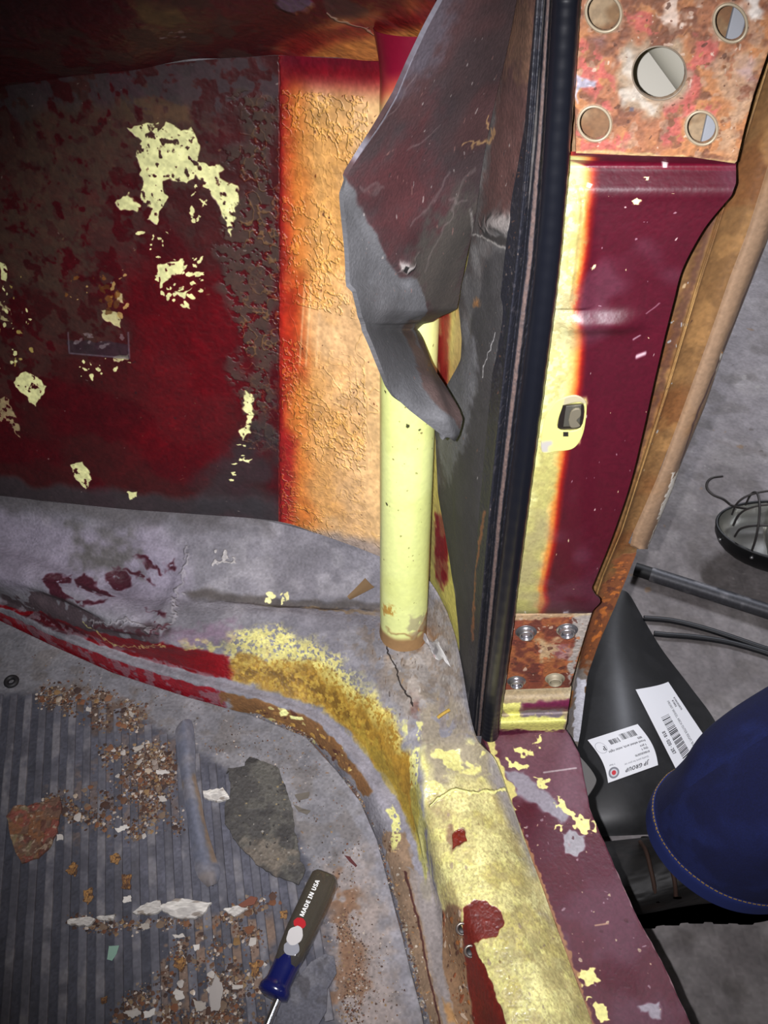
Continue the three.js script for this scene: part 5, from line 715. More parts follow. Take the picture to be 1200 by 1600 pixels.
[[[[104, 1437], [140, 1431], [148, 1436], [140, 1446], [105, 1444]], 'long thin white filler chip at the end of the row'], [[[150, 1432], [180, 1428], [176, 1437], [152, 1437]], 'short thin white filler chip next to the long thin one'], [[[207, 1425], [225, 1412], [250, 1406], [255, 1420], [240, 1428], [212, 1428]], 'white filler chip leaning on the largest one'], [[[250, 1415], [275, 1403], [330, 1410], [320, 1425], [305, 1435], [275, 1433], [255, 1425]], 'largest cracked white filler slab in the row across the ribs'], [[[348, 1420], [370, 1415], [388, 1420], [366, 1432]], 'grey white filler chip between largest slab and screwdriver'],
  [[[318, 1235], [348, 1231], [360, 1248], [340, 1253], [318, 1246]], 'white lump between the rubber strip and felt scrap'], [[[326, 1548], [338, 1520], [350, 1545], [343, 1578], [329, 1580]], 'upright pale grey paint flake among the rust crumbs']].forEach(([q, l], k) => scrap('filler_chip', l, 'filler chip', q, { t: k === 6 ? 0.0012 : 0.0035, rag: 1.2, step: 5, seed: 30 + k, mat: k === 6 ? chipMat(0x9a948f, 0.8) : fillerPaint[k % 2], bend: 0.6 }));
[[[275, 1545], [286, 1548], [289, 1560], [276, 1563], [270, 1550]], [[192, 1582], [214, 1575], [222, 1584], [206, 1591]], [[223, 1582], [243, 1575], [242, 1586], [226, 1592]], [[301, 1562], [322, 1566], [322, 1578], [306, 1580]], [[243, 1204], [260, 1202], [265, 1208], [246, 1211]], [[247, 1244], [258, 1243], [260, 1251], [250, 1252]], [[180, 1295], [198, 1289], [202, 1293], [184, 1302]], [[207, 1168], [224, 1164], [226, 1168], [210, 1176]], [[88, 1303], [98, 1303], [99, 1313], [89, 1313]], [[136, 1104], [142, 1106], [142, 1113], [134, 1111]], [[192, 1402], [204, 1398], [206, 1408], [192, 1412]], [[220, 1444], [232, 1442], [234, 1450], [224, 1454]], [[270, 1462], [287, 1458], [290, 1464], [274, 1466]], [[362, 1540], [380, 1539], [380, 1545], [364, 1545]], [[302, 1476], [311, 1476], [311, 1485], [303, 1485]], [[202, 1112], [210, 1114], [209, 1120], [203, 1120]]]
  .forEach((q, k) => scrap('white_chip', 'small white paint chip among the rust crumbs on the mat', 'paint chip', q, { t: 0.0014, rag: 1.2, step: 3, seed: 60 + k, mat: white[k % 4], tilt: 0.15 }, 'small white chips on the mat'));
[[[103, 1362], [114, 1345], [122, 1352], [119, 1370], [110, 1366]], [[171, 1338], [182, 1333], [190, 1340], [184, 1350], [172, 1346]], [[191, 1366], [205, 1366], [204, 1390], [190, 1388]], [[272, 1497], [288, 1495], [291, 1508], [284, 1520], [272, 1511]], [[131, 1392], [144, 1386], [146, 1402], [138, 1413], [130, 1408]], [[157, 1558], [167, 1556], [165, 1568], [157, 1568]], [[390, 1504], [405, 1502], [406, 1524], [394, 1526]], [[437, 1424], [449, 1422], [447, 1436], [438, 1434]]]
  .forEach((q, k) => scrap('amber_flake', 'thin amber-brown varnish flake on ribbed mat', 'flake', q, { t: 0.0014, rag: 1.4, step: 3, seed: 90 + k, mat: amberPaint[k % 3], tilt: 0.1 }, 'amber flakes on the mat'));
[[[460, 1243], [484, 1238], [482, 1248], [466, 1252]], [[458, 1258], [474, 1264], [486, 1268], [480, 1274], [466, 1268]]].forEach((q, k) => scrap('leaf_fragment', 'small grey-brown leaf fragment beside the felt scrap', 'leaf', q, { h: MAT, t: 0.0006, mat: chipMat(0x5c564e, 0.9), seed: k, tilt: 0.2 }, 'leaf fragments by the felt'));
scrap('rust_sliver', 'dark red sliver on smooth mat border above the screwdriver', 'rust flake', [[538, 1336], [546, 1338], [558, 1352], [556, 1355], [546, 1346]], { h: MAT, t: 0.0008, mat: chipMat(0x4a1a1c, 0.6) });
scrap('rust_sliver', 'brown rust sliver at the end of the filler row near handle', 'rust flake', [[372, 1414], [392, 1400], [402, 1402], [398, 1412], [378, 1418]], { t: 0.0016, mat: chipMat(0x6b3d2c, 0.7), rag: 0.6, step: 5, seed: 3 });
{ // rust flakes one by one, then the crumbs nobody could count
  const zones = [[[[60, 1070], [150, 1075], [230, 1110], [228, 1142], [160, 1138], [60, 1092]], 50], [[[150, 1172], [262, 1160], [280, 1200], [270, 1232], [180, 1222]], 44], [[[60, 1262], [110, 1225], [270, 1225], [282, 1300], [200, 1312], [130, 1285]], 56], [[[100, 1436], [210, 1440], [330, 1436], [430, 1398], [432, 1414], [340, 1446], [150, 1452]], 28], [[[230, 1530], [300, 1450], [420, 1450], [420, 1600], [160, 1600], [170, 1584]], 80]];
  const r = rng(404); const protos = [0, 1, 2, 3, 4, 5].map((k) => { const pts = []; for (let i = 0; i < 11; i++) { const a = i / 11 * 6.283; pts.push(V3(Math.cos(a) * (0.6 + 0.6 * r()), (r() - 0.2) * 0.35, Math.sin(a) * (0.5 + 0.6 * r()))); } pts.push(V3(0, 0.32, 0), V3(0, -0.1, 0)); return new ConvexGeometry(pts).translate(0, 0.1, 0); });
  const glint = [0x8b7f76, 0xa99a88].map((c) => chipMat(c, 0.3)), pool = [...rusty, ...rusty, ...glint, white[1], amber[1]], look = ['mid brown', 'orange-brown', 'dark brown', 'light rust-brown', 'grey-brown', 'khaki brown', 'blackish brown'], lookOf = (i) => (i < 14 ? `${look[i % 7]} rust flake` : i < 16 ? `${['shiny grey', 'shiny beige'][i - 14]} flake` : i === 16 ? 'dull white flake' : 'amber flake');
  const ins = (z) => { const xs = z.map((p) => p[0]), ys = z.map((p) => p[1]); for (;;) { const x = lerp(Math.min(...xs), Math.max(...xs), r()), y = lerp(Math.min(...ys), Math.max(...ys), r()); if (inside(z, x, y)) return [x, y]; } };
  const put = (o, s, x, y, h) => { const p = G(x, y, h); o.position.copy(p).add(V3(0, s * 0.02, 0)); o.rotation.set((r() - 0.5) * 0.5, r() * 6.28, (r() - 0.5) * 0.5); o.scale.set(s, s * (0.5 + 0.5 * r()), s); };
  const text = ['in the heap along the mat edge under the nose', 'in the glittering heap beside the rubber strip', 'strewn between rust plate and rubber strip', 'in the line of white filler', 'in the heap beside the screwdriver'], grp = ['flakes by the front edge', 'flakes beside the strip', 'flakes near the rust plate', 'flakes in the filler row', 'flakes beside the screwdriver'];
  zones.forEach(([z, n], k) => { for (let i = 0; i < n; i++) { const w = Math.floor(r() * pool.length), o = new THREE.Mesh(protos[i % 6], pool[w]); const [x, y] = ins(z); { const sz = 0.0016 + 0.0028 * r() ** 2; put(o, sz, x, y, sz > 0.0026 ? TOPY : onMat(x, y)); }; finish(o); top(o, 'rust_flake', `${lookOf(w)} ${text[k]}`, 'rust flake', grp[k]); } });
  const crumb = (poly, n, smin, smax, h, cols, name, label, seed) => {
    const im = new THREE.InstancedMesh(protos[0], new THREE.MeshPhysicalMaterial({ color: 0xffffff, roughness: 0.8 }), n), d = new THREE.Object3D(), c = new THREE.Color();
    for (let i = 0; i < n; i++) { let [x, y] = ins(poly[i % poly.length]); for (let q = 0; q < 6 && fbm(x / 26, y / 26, 5, 2) < 0.44 + 0.2 * r(); q++) [x, y] = ins(poly[i % poly.length]); x += (r() + r() - 1) * 14; y += (r() + r() - 1) * 14; put(d, lerp(smin, smax, r() ** 2.5), x, y, typeof h === 'function' ? h(x, y) : h); d.updateMatrix(); im.setMatrixAt(i, d.matrix); im.setColorAt(i, c.set(cols[Math.floor(r() * cols.length)])); }
    im.userData = { kind: 'stuff', label, category: 'debris' }; im.name = name; im.castShadow = im.receiveShadow = true; scene.add(im);
  };
  const rc = [0x54392a, 0x603c28, 0x36271f, 0x6a5240, 0x5c5046, 0x786a5c, 0x80684a, 0x3e2b22, 0xa89c90, 0x4a3830];
  crumb([...zones.map((z) => z[0]), zones[4][0], zones[4][0], zones[1][0], zones[0][0], zones[1][0], zones[2][0]], 8500, 0.0004, 0.0021, onMat, rc, 'rust_crumbs', 'fine rust crumbs strewn over the ribs of the mat');
  crumb([[[520, 1390], [545, 1345], [562, 1450], [575, 1600], [500, 1640], [528, 1500]], [[0, 1000], [300, 1100], [500, 1170], [600, 1400], [640, 1600], [520, 1600], [440, 1250]]], 1500, 0.0003, 0.0012, MAT, rc, 'border_grit', 'brown grit on the smooth border of the mat');
  crumb([[[400, 1108], [478, 1140], [540, 1196], [585, 1250], [612, 1330], [604, 1350], [574, 1262], [530, 1208], [470, 1152], [396, 1120]], [[600, 1340], [626, 1340], [652, 1450], [700, 1620], [676, 1640], [630, 1450]]], 1600, 0.0005, 0.0018, -0.0495, [...rc, 0x6e6c66, 0x8a8578], 'gutter_gravel', 'grit and gravel filling the gutter round the mat');
}

{ // litter on the ledge
  const onLedge = (x, y) => V3(...ledge.at(...ledge.uv(x, y)));
  const at = onLedge(676, 1024), S = new Sheet([[658, 1006], [664, 1016], [672, 1030], [680, 1042]].map(([x, y], j) => [0, 1, 2, 3, 4].map((i) => onLedge(x + i * 6, y + i * 2 - 6).add(V3(0, 0.004 + 0.007 * noise(i * 1.7, j * 1.9, 3) + 0.003 * Math.sin(i * 2 + j), 0)))), 24, 24);
  const P = new Paint(S, 96, 96, [176, 174, 172], 0.6); P.cloud([120, 116, 116], { sc: 0.008, lo: 0.45, hi: 0.6, a: 0.8 }).cloud([190, 140, 146], { sc: 0.01, lo: 0.58, hi: 0.68, a: 0.8, z: 3 });
  const k = new THREE.Mesh(shift(S.geo(0.0006), at), P.mat({ rough: 0.5 })); k.position.copy(at); finish(k); top(k, 'crumpled_wrapper', 'small crumpled white and pink wrapper at the foot of the tube', 'wrapper');
  const a = onLedge(545, 938), b = onLedge(562, 928), c = onLedge(578, 918), L = new Sheet([a, b, c].map((p, j) => [-1, 0, 1].map((i) => p.clone().add(V3(i * 0.0015 * (1 + j), 0.003 + 0.002 * j + 0.001 * i * i, i * 0.002 * (1 + j))))), 8, 16);
  const m = new THREE.Mesh(shift(L.geo(0.0006), b), chipMat(0x6a5438, 0.85)); m.position.copy(b); finish(m); top(m, 'dry_leaf', 'curled brown dry leaf in the seam beside the tube', 'leaf');
  const tw = onLedge(700, 1112); const q = [onLedge(684, 1124), onLedge(692, 1118), onLedge(702, 1112)].map((p) => p.add(V3(0, 0.003, 0)));
  const t = new THREE.Mesh(shift(tubeOf(q, 0.0016, 10, 6), tw), chipMat(0xa98a3a, 0.8)); t.position.copy(tw); finish(t); top(t, 'straw_bit', 'short yellow straw bit at the foot of the seal', 'straw');
}

// ---------------------------------------------------------------- screwdriver
{
  const y0 = TOPY + 0.0145, butt = G(519, 1372, y0), neck = G(452, 1497, y0), coll = G(437, 1548, y0 - 0.001), nose2 = G(434, 1562, y0 - 0.001), tipP = G(380, 1690, TOPY + 0.003);
  const sd = group('screwdriver', 'screwdriver with clear handle, dark blue collar and steel shaft on the mat', 'screwdriver', neck.clone());
  const ax = butt.clone().sub(nose2).normalize(), L1 = butt.distanceTo(neck), L2 = neck.distanceTo(nose2), side = new THREE.Vector3().crossVectors(V3(0, 1, 0), ax).normalize(), upv = new THREE.Vector3().crossVectors(ax, side);
  const M = new THREE.Matrix4().makeBasis(side, upv, ax); // local z runs along the handle to its butt
  const swept = (prof, sq, n = 40) => { const rows = prof.map(([z, r]) => { const o = []; for (let i = 0; i <= n; i++) { const a = i / n * Math.PI * 2, k = lerp(1, 1 / Math.pow(Math.pow(Math.abs(Math.cos(a)), 5) + Math.pow(Math.abs(Math.sin(a)), 5), 0.2), sq) ; o.push(V3(Math.cos(a) * r * k, Math.sin(a) * r * k, z)); } return o; }); const pos = [], uv = [], idx = []; rows.forEach((rw, j) => rw.forEach((p, i) => { pos.push(p.x, p.y, p.z); uv.push(i / n, j / (rows.length - 1)); })); for (let j = 0; j < rows.length - 1; j++) for (let i = 0; i < n; i++) { const a = j * (n + 1) + i; idx.push(a, a + 1, a + n + 1, a + 1, a + n + 2, a + n + 1); } if (prof[0][0] > prof[prof.length - 1][0]) for (let i = 0; i < idx.length; i += 3) [idx[i + 1], idx[i + 2]] = [idx[i + 2], idx[i + 1]]; const g = new THREE.BufferGeometry(); g.setAttribute('position', new THREE.Float32BufferAttribute(pos, 3)); g.setAttribute('uv', new THREE.Float32BufferAttribute(uv, 2)); g.setIndex(idx); g.computeVertexNormals(); return g.applyMatrix4(M); };
  const R = 0.0122;
  const clear = new THREE.MeshPhysicalMaterial({ color: 0xb0a898, transmission: 0.9, thickness: 0, roughness: 0.08, ior: 1.48, clearcoat: 0.6, clearcoatRoughness: 0.05, side: THREE.DoubleSide });
  const hd = mesh('handle', swept([[-0.006, 0], [-0.006, R * 0.8], [0.004, R * 0.92], [L1 * 0.3, R], [L1 * 0.8, R], [L1 - 0.004, R * 0.96], [L1 - 0.001, R * 0.8], [L1, R * 0.5], [L1, 0]], 0.7), clear, sd);
  const blue = std(0x10164e, 0.22, 0, { clearcoat: 0.6, clearcoatRoughness: 0.15 });
  mesh('collar', swept([[0.004, 0], [0.004, R * 0.78], [0.001, R * 0.88], [-L2 * 0.3, R * 0.86], [-L2 * 0.6, R * 0.84], [-L2 * 0.72, R * 0.95], [-L2 * 0.80, R * 1.06], [-L2 * 0.93, R * 1.04], [-L2, R * 0.7], [-L2, 0]], 0.12), blue, sd);
  const c = tipP.clone().sub(neck), s0 = nose2.clone().sub(neck);
  mesh('shaft', tubeOf([s0, s0.clone().lerp(c, 0.5), c], 0.0032, 8, 16), std(0xd8d8dc, 0.16, 1), sd);
  const font = await new FontLoader().loadAsync('fonts/droid/droid_sans_bold.typeface.json');
  const tg = new TextGeometry('MADE IN USA', { font, size: 0.0036, depth: 0.0002, curveSegments: 3 }); tg.computeBoundingBox(); tg.translate(-tg.boundingBox.max.x / 2, 0, 0);
  // lies on the flat of the handle, reading towards the butt
  const flat = new THREE.Matrix4().makeBasis(ax, side.clone(), upv).multiply(new THREE.Matrix4().makeTranslation(L1 * 0.63, 0.0005, R * 1.0)); tg.applyMatrix4(flat);
  mesh('lettering', tg, std(0xf2f2f0, 0.5), hd);
  const decal = (pts, hex) => { const s = new THREE.Shape(pts.map((p) => new THREE.Vector2(...p))); return new THREE.ExtrudeGeometry(s, { depth: 0.0003, bevelEnabled: false, curveSegments: 20 }).applyMatrix4(new THREE.Matrix4().makeBasis(ax, side, upv).multiply(new THREE.Matrix4().makeTranslation(0, 0, R * 0.99))); };
  const el = (cx, cy, rx, ry) => { const o = [], q = rng(Math.round(cx * 1e5) + 7); for (let i = 0; i < 26; i++) { const a = i / 26 * 6.283, k = 1 + 0.10 * (q() - 0.5); o.push([cx + Math.cos(a) * rx * k, cy + Math.sin(a) * ry * k]); } return o; };
  mesh('red_print', decal(el(L1 * 0.335, 0.0012, 0.0042, 0.0052)), std(0xa5151f, 0.4), hd);
  mesh('white_label', decal(el(L1 * 0.19, 0.0005, 0.0078, 0.0062)).translate(0, 0.0002, 0), std(0xb9b6b4, 0.6), hd);
  mesh('label_remnant', decal(el(L1 * 0.06, -0.0012, 0.0058, 0.0064)).translate(0, 0.0001, 0), std(0x9a9ca4, 0.35, 0.3), hd);
}

// ---------------------------------------------------------------- things on the garage floor
{ // black repair panel with two stickers
  const at = onY(1000, 1150, 0), part = group('repair_panel', 'black curved sheet metal repair panel with two white stickers on concrete', 'car part', at);
  const rows = [[925, [[930, 925], [972, 922], [986, 932]]], [1000, [[890, 985], [960, 985], [1030, 1008]]], [1070, [[860, 1060], [970, 1055], [1078, 1072]]], [1130, [[840, 1130], [980, 1125], [1118, 1128]]], [1190, [[830, 1200], [985, 1195], [1140, 1190]]], [1260, [[830, 1275], [990, 1268], [1150, 1256]]], [1300, [[835, 1310], [990, 1305], [1150, 1296]]]];
  const H = [[0.006, 0.01, 0.004], [0.012, 0.035, 0.004], [0.02, 0.055, 0.004], [0.02, 0.062, 0.004], [0.016, 0.058, 0.004], [0.008, 0.04, 0.004], [0.002, 0.02, 0.003]];
  const S = new Sheet(rows.map(([, r], k) => r.map(([x, y], i) => onY(x, y, H[k][i]))), 50, 70);
  const P = new Paint(S, 400, 500, [30, 30, 31], 0.45); P.cloud([40, 40, 41], { sc: 0.03, lo: 0.45, hi: 0.6, a: 0.7 }).grain(0.12, 0.004);
  const sheet = mesh('panel_sheet', shift(S.geo(0.002), at), P.mat({}), part);
  const sticker = (name, c4, W, Hh, draw, lab) => {
    const cv = document.createElement('canvas'); cv.width = W; cv.height = Hh; const c = cv.getContext('2d'); c.fillStyle = '#f6f6f8'; c.fillRect(0, 0, W, Hh); c.fillStyle = '#26262a'; draw(c); const tx = new THREE.CanvasTexture(cv); tx.colorSpace = THREE.SRGBColorSpace;
    const n = 14, ctrl = []; for (let j = 0; j <= n; j++) { const o = []; for (let i = 0; i <= n; i++) { const u = i / n, v = j / n, x = lerp(lerp(c4[0][0], c4[1][0], u), lerp(c4[3][0], c4[2][0], u), v), y = lerp(lerp(c4[0][1], c4[1][1], u), lerp(c4[3][1], c4[2][1], u), v), bow = Math.sin(v * Math.PI) * 7 * (c4[4] || 1); const q = S.uv(x + bow, y), p = V3(...S.at(...q)); o.push(p.add(V3(0, 0.0012, 0))); } ctrl.push(o); }
    const T = new Sheet(ctrl, 24, 24, { linU: true, linV: true }), g = T.geo(0.0003), U = g.attributes.uv; for (let i = 0; i < U.count; i++) U.setY(i, 1 - U.getY(i));
    const m = mesh(name, shift(g, at), new THREE.MeshPhysicalMaterial({ map: tx, roughness: 0.6, side: THREE.DoubleSide }), part); m.userData.label = lab; return m;
  };
  const bars = (c, x, y, w, h, seed) => { const r = rng(seed); let q = x; while (q < x + w) { const a = 2 + Math.floor(r() * 3) * 2; c.fillRect(q, y, a, h); q += a + 2 + Math.floor(r() * 3) * 2; } };
  // stickers lie upside down: the corner list starts where the print has its upper left
  sticker('parts_sticker', [[1028, 1196], [950, 1224], [918, 1157], [996, 1132]], 420, 340, (c) => {
    c.font = 'italic bold 42px sans-serif'; c.fillText('JP GROUP', 70, 62); c.font = '18px sans-serif'; c.fillStyle = '#55555c'; c.fillText('Quality parts for your car', 60, 100); c.fillStyle = '#26262a'; c.font = 'bold 22px sans-serif'; c.fillText('8180202870', 40, 138); c.fillText('Qty 1', 40, 168); c.fillText('1 pcs', 40, 194); c.font = 'bold 22px sans-serif'; c.fillText('Front wheel arch, outer right', 30, 226); c.fillText('005', 40, 254); bars(c, 60, 268, 130, 44, 3); bars(c, 206, 262, 84, 34, 5);
    c.fillStyle = '#8a8a90'; c.beginPath(); c.arc(360, 62, 44, 0, 7); c.fill(); c.fillStyle = '#d8d8dc'; c.beginPath(); c.arc(360, 62, 30, 0, 7); c.fill(); c.fillStyle = '#d8323c'; c.beginPath(); c.arc(360, 62, 18, 0, 7); c.fill(); c.fillStyle = '#26262a'; c.font = 'italic 18px sans-serif'; c.fillText('1 Year', 330, 130); c.strokeStyle = '#aaaab0'; c.lineWidth = 3; c.beginPath(); c.arc(370, 262, 40, 0, 7); c.stroke(); c.font = 'bold 44px serif'; c.fillText('P', 336, 268);
  }, 'white parts sticker with small print and a round red seal');
  sticker('barcode_sticker', [[1044, 1066], [1100, 1150], [1058, 1206], [993, 1078]], 460, 200, (c) => {
    c.font = 'bold 18px sans-serif'; c.fillText('8180202870', 110, 40); c.fillText('81802', 120, 62); c.font = '18px sans-serif'; c.fillText('FRONT WHEEL ARCH OUTER RIGHT BUS', 110, 92); bars(c, 180, 118, 250, 40, 9); c.font = 'bold 20px sans-serif'; c.fillText('818 · 020 · 287', 250, 184);
  }, 'long white barcode sticker');
}
{ // rod with a black end
  const a = onY(992, 889, 0.016), b = onY(1290, 984, 0.018), rod = group('metal_rod', 'grey round metal rod with black end cap lying on concrete', 'rod', a.clone().setY(0));
  const s = (p) => p.clone().sub(a).add(V3(0, a.y, 0)); const d = b.clone().sub(a).normalize();
  const P = new Paint({ SW: 0.4, SH: 0.1, at: (u, v) => [u * 0.4, v * 0.1, 2] }, 256, 64, [70, 70, 74], 0.5); P.cloud([120, 118, 120], { sc: 0.03, lo: 0.46, hi: 0.62, a: 0.8 }).grain(0.15, 0.004);
  mesh('bar', tubeOf([s(a.clone().addScaledVector(d, 0.03)), s(a.clone().lerp(b, 0.5)), s(b)], 0.0138, 20, 20), P.mat({ metal: 0.3 }), rod);
  mesh('end_cap', tubeOf([s(a), s(a.clone().addScaledVector(d, 0.02)), s(a.clone().addScaledVector(d, 0.036))], 0.0125, 8, 20), std(0x121214, 0.6), rod);
}
[[[[1006, 966], [1020, 967], [1050, 970], [1100, 982], [1150, 998], [1200, 1015], [1290, 1040]], 'thin black cable curving past the rod, the one nearer the rod'], [[[1022, 990], [1040, 992], [1080, 995], [1130, 1002], [1170, 1012], [1210, 1025], [1290, 1060]], 'thin black cable beside the panel, the one nearer the stickers']].forEach(([q, label], k) => {
  const pts = q.map(([x, y]) => onY(x, y, 0.0055 + (k ? 0.0 : 0.0))), at = pts[2].clone().setY(0); const m = new THREE.Mesh(shift(tubeOf(pts, 0.0052, 60, 10), at), std(0x16171b, 0.5)); m.position.copy(at); finish(m); top(m, 'cable', label, 'cable', 'cables on the concrete');
});
{ // caged work lamp, switched off, lying on its back
  const at = onY(1224, 880, 0), L = group('work_lamp', 'switched-off hand lamp with wire cage and hook lying on concrete', 'lamp', at);
  const e = onY(1118, 818, 0.085), ax = at.clone().sub(e).setY(0).normalize(), wd = new THREE.Vector3().crossVectors(V3(0, 1, 0), ax).normalize();
  const half = at.distanceTo(e.clone().setY(0)), rx = half, rw = 0.078, dp = 0.07, base = 0.085;
  const loc = (a, w, h) => ax.clone().multiplyScalar(a).addScaledVector(wd, w).add(V3(0, h, 0));
  const bowl = (k, off) => { const rows = []; for (let j = 0; j <= 10; j++) { const ph = j / 10 * Math.PI / 2, o = []; for (let i = 0; i <= 32; i++) { const t = i / 32 * Math.PI * 2; o.push(loc(Math.cos(t) * rx * k * Math.pow(Math.cos(ph), 0.55), Math.sin(t) * rw * k * Math.pow(Math.cos(ph), 0.55), base - Math.sin(ph) * dp * k + off)); } rows.push(o); } const S = Object.create(Sheet.prototype); S.P = rows; S.nu = 32; S.nv = 10; S.N = rows.map((r) => r.map(() => V3(0, 1, 0))); return S.geo(); };
  mesh('housing', bowl(1, 0), std(0x101112, 0.45), L); mesh('reflector', bowl(0.965, 0.001), std(0xc9c9c4, 0.22, 0.9), L);
  const rimPts = []; for (let i = 0; i <= 48; i++) { const t = i / 48 * Math.PI * 2; rimPts.push(loc(Math.cos(t) * rx * 0.985, Math.sin(t) * rw * 0.985, base)); } mesh('rim', new THREE.TubeGeometry(new THREE.CatmullRomCurve3(rimPts, true), 80, 0.0028, 8, true), std(0x1a1b1c, 0.5), L);
  for (const t of [2.2, 2.75, 3.5, 4.1]) mesh('rivet', new THREE.SphereGeometry(0.0035, 10, 6).translate(...loc(Math.cos(t) * rx, Math.sin(t) * rw, base - 0.012).toArray()), std(0xb9b9b9, 0.3, 0.9), L);
  const wire = std(0x4a4644, 0.5, 0.5), top1 = 0.07;
  for (const a of [-0.62, -0.2, 0.22, 0.62]) { const o = []; for (let i = 0; i <= 12; i++) { const t = i / 12 * Math.PI; o.push(loc(a * rx * 0.95, Math.cos(t) * rw * 0.85 * Math.sqrt(1 - a * a * 0.6), base + Math.sin(t) * top1)); } mesh('cage_wire', tubeOf(o, 0.0021, 30, 6), wire, L); }
  for (const w of [-0.6, 0, 0.6]) { const o = []; for (let i = 0; i <= 14; i++) { const t = i / 14 * Math.PI; o.push(loc(-Math.cos(t) * rx * 0.78, w * rw * (0.6 + 0.4 * Math.sin(t)), base + Math.pow(Math.sin(t), 0.6) * top1 * (1 - 0.25 * Math.abs(w)))); } mesh('cage_wire', tubeOf(o, 0.0021, 40, 6), wire, L); }
  const hk = [[1142, 789, 0.10], [1130, 780, 0.11], [1114, 773, 0.115], [1105, 764, 0.12], [1105, 754, 0.125], [1112, 747, 0.13], [1129, 744, 0.13]].map(([x, y, h]) => onY(x, y, h).sub(at)); mesh('hook', tubeOf([loc(-0.70 * rx, 0, base + 0.045), ...hk], 0.0024, 50, 8), wire, L);
  mesh('bulb', new THREE.SphereGeometry(0.03, 24, 16).scale(1.6, 1, 1).applyMatrix4(new THREE.Matrix4().makeBasis(ax, V3(0, 1, 0), wd.clone().negate())).translate(...loc(0.02, 0, base + 0.006).toArray()), std(0xe2e2e6, 0.15, 0, { clearcoat: 1 }), L);
  for (const a of [-0.2, 0.0, 0.2]) mesh('reflector_rib', tubeOf([loc(a * rx, rw * 0.9, base - 0.004), loc(a * rx, rw * 0.5, base - 0.05), loc(a * rx, -rw * 0.5, base - 0.05), loc(a * rx, -rw * 0.9, base - 0.004)], 0.004, 20, 6), std(0xc9c9c4, 0.2, 0.9), L);
}
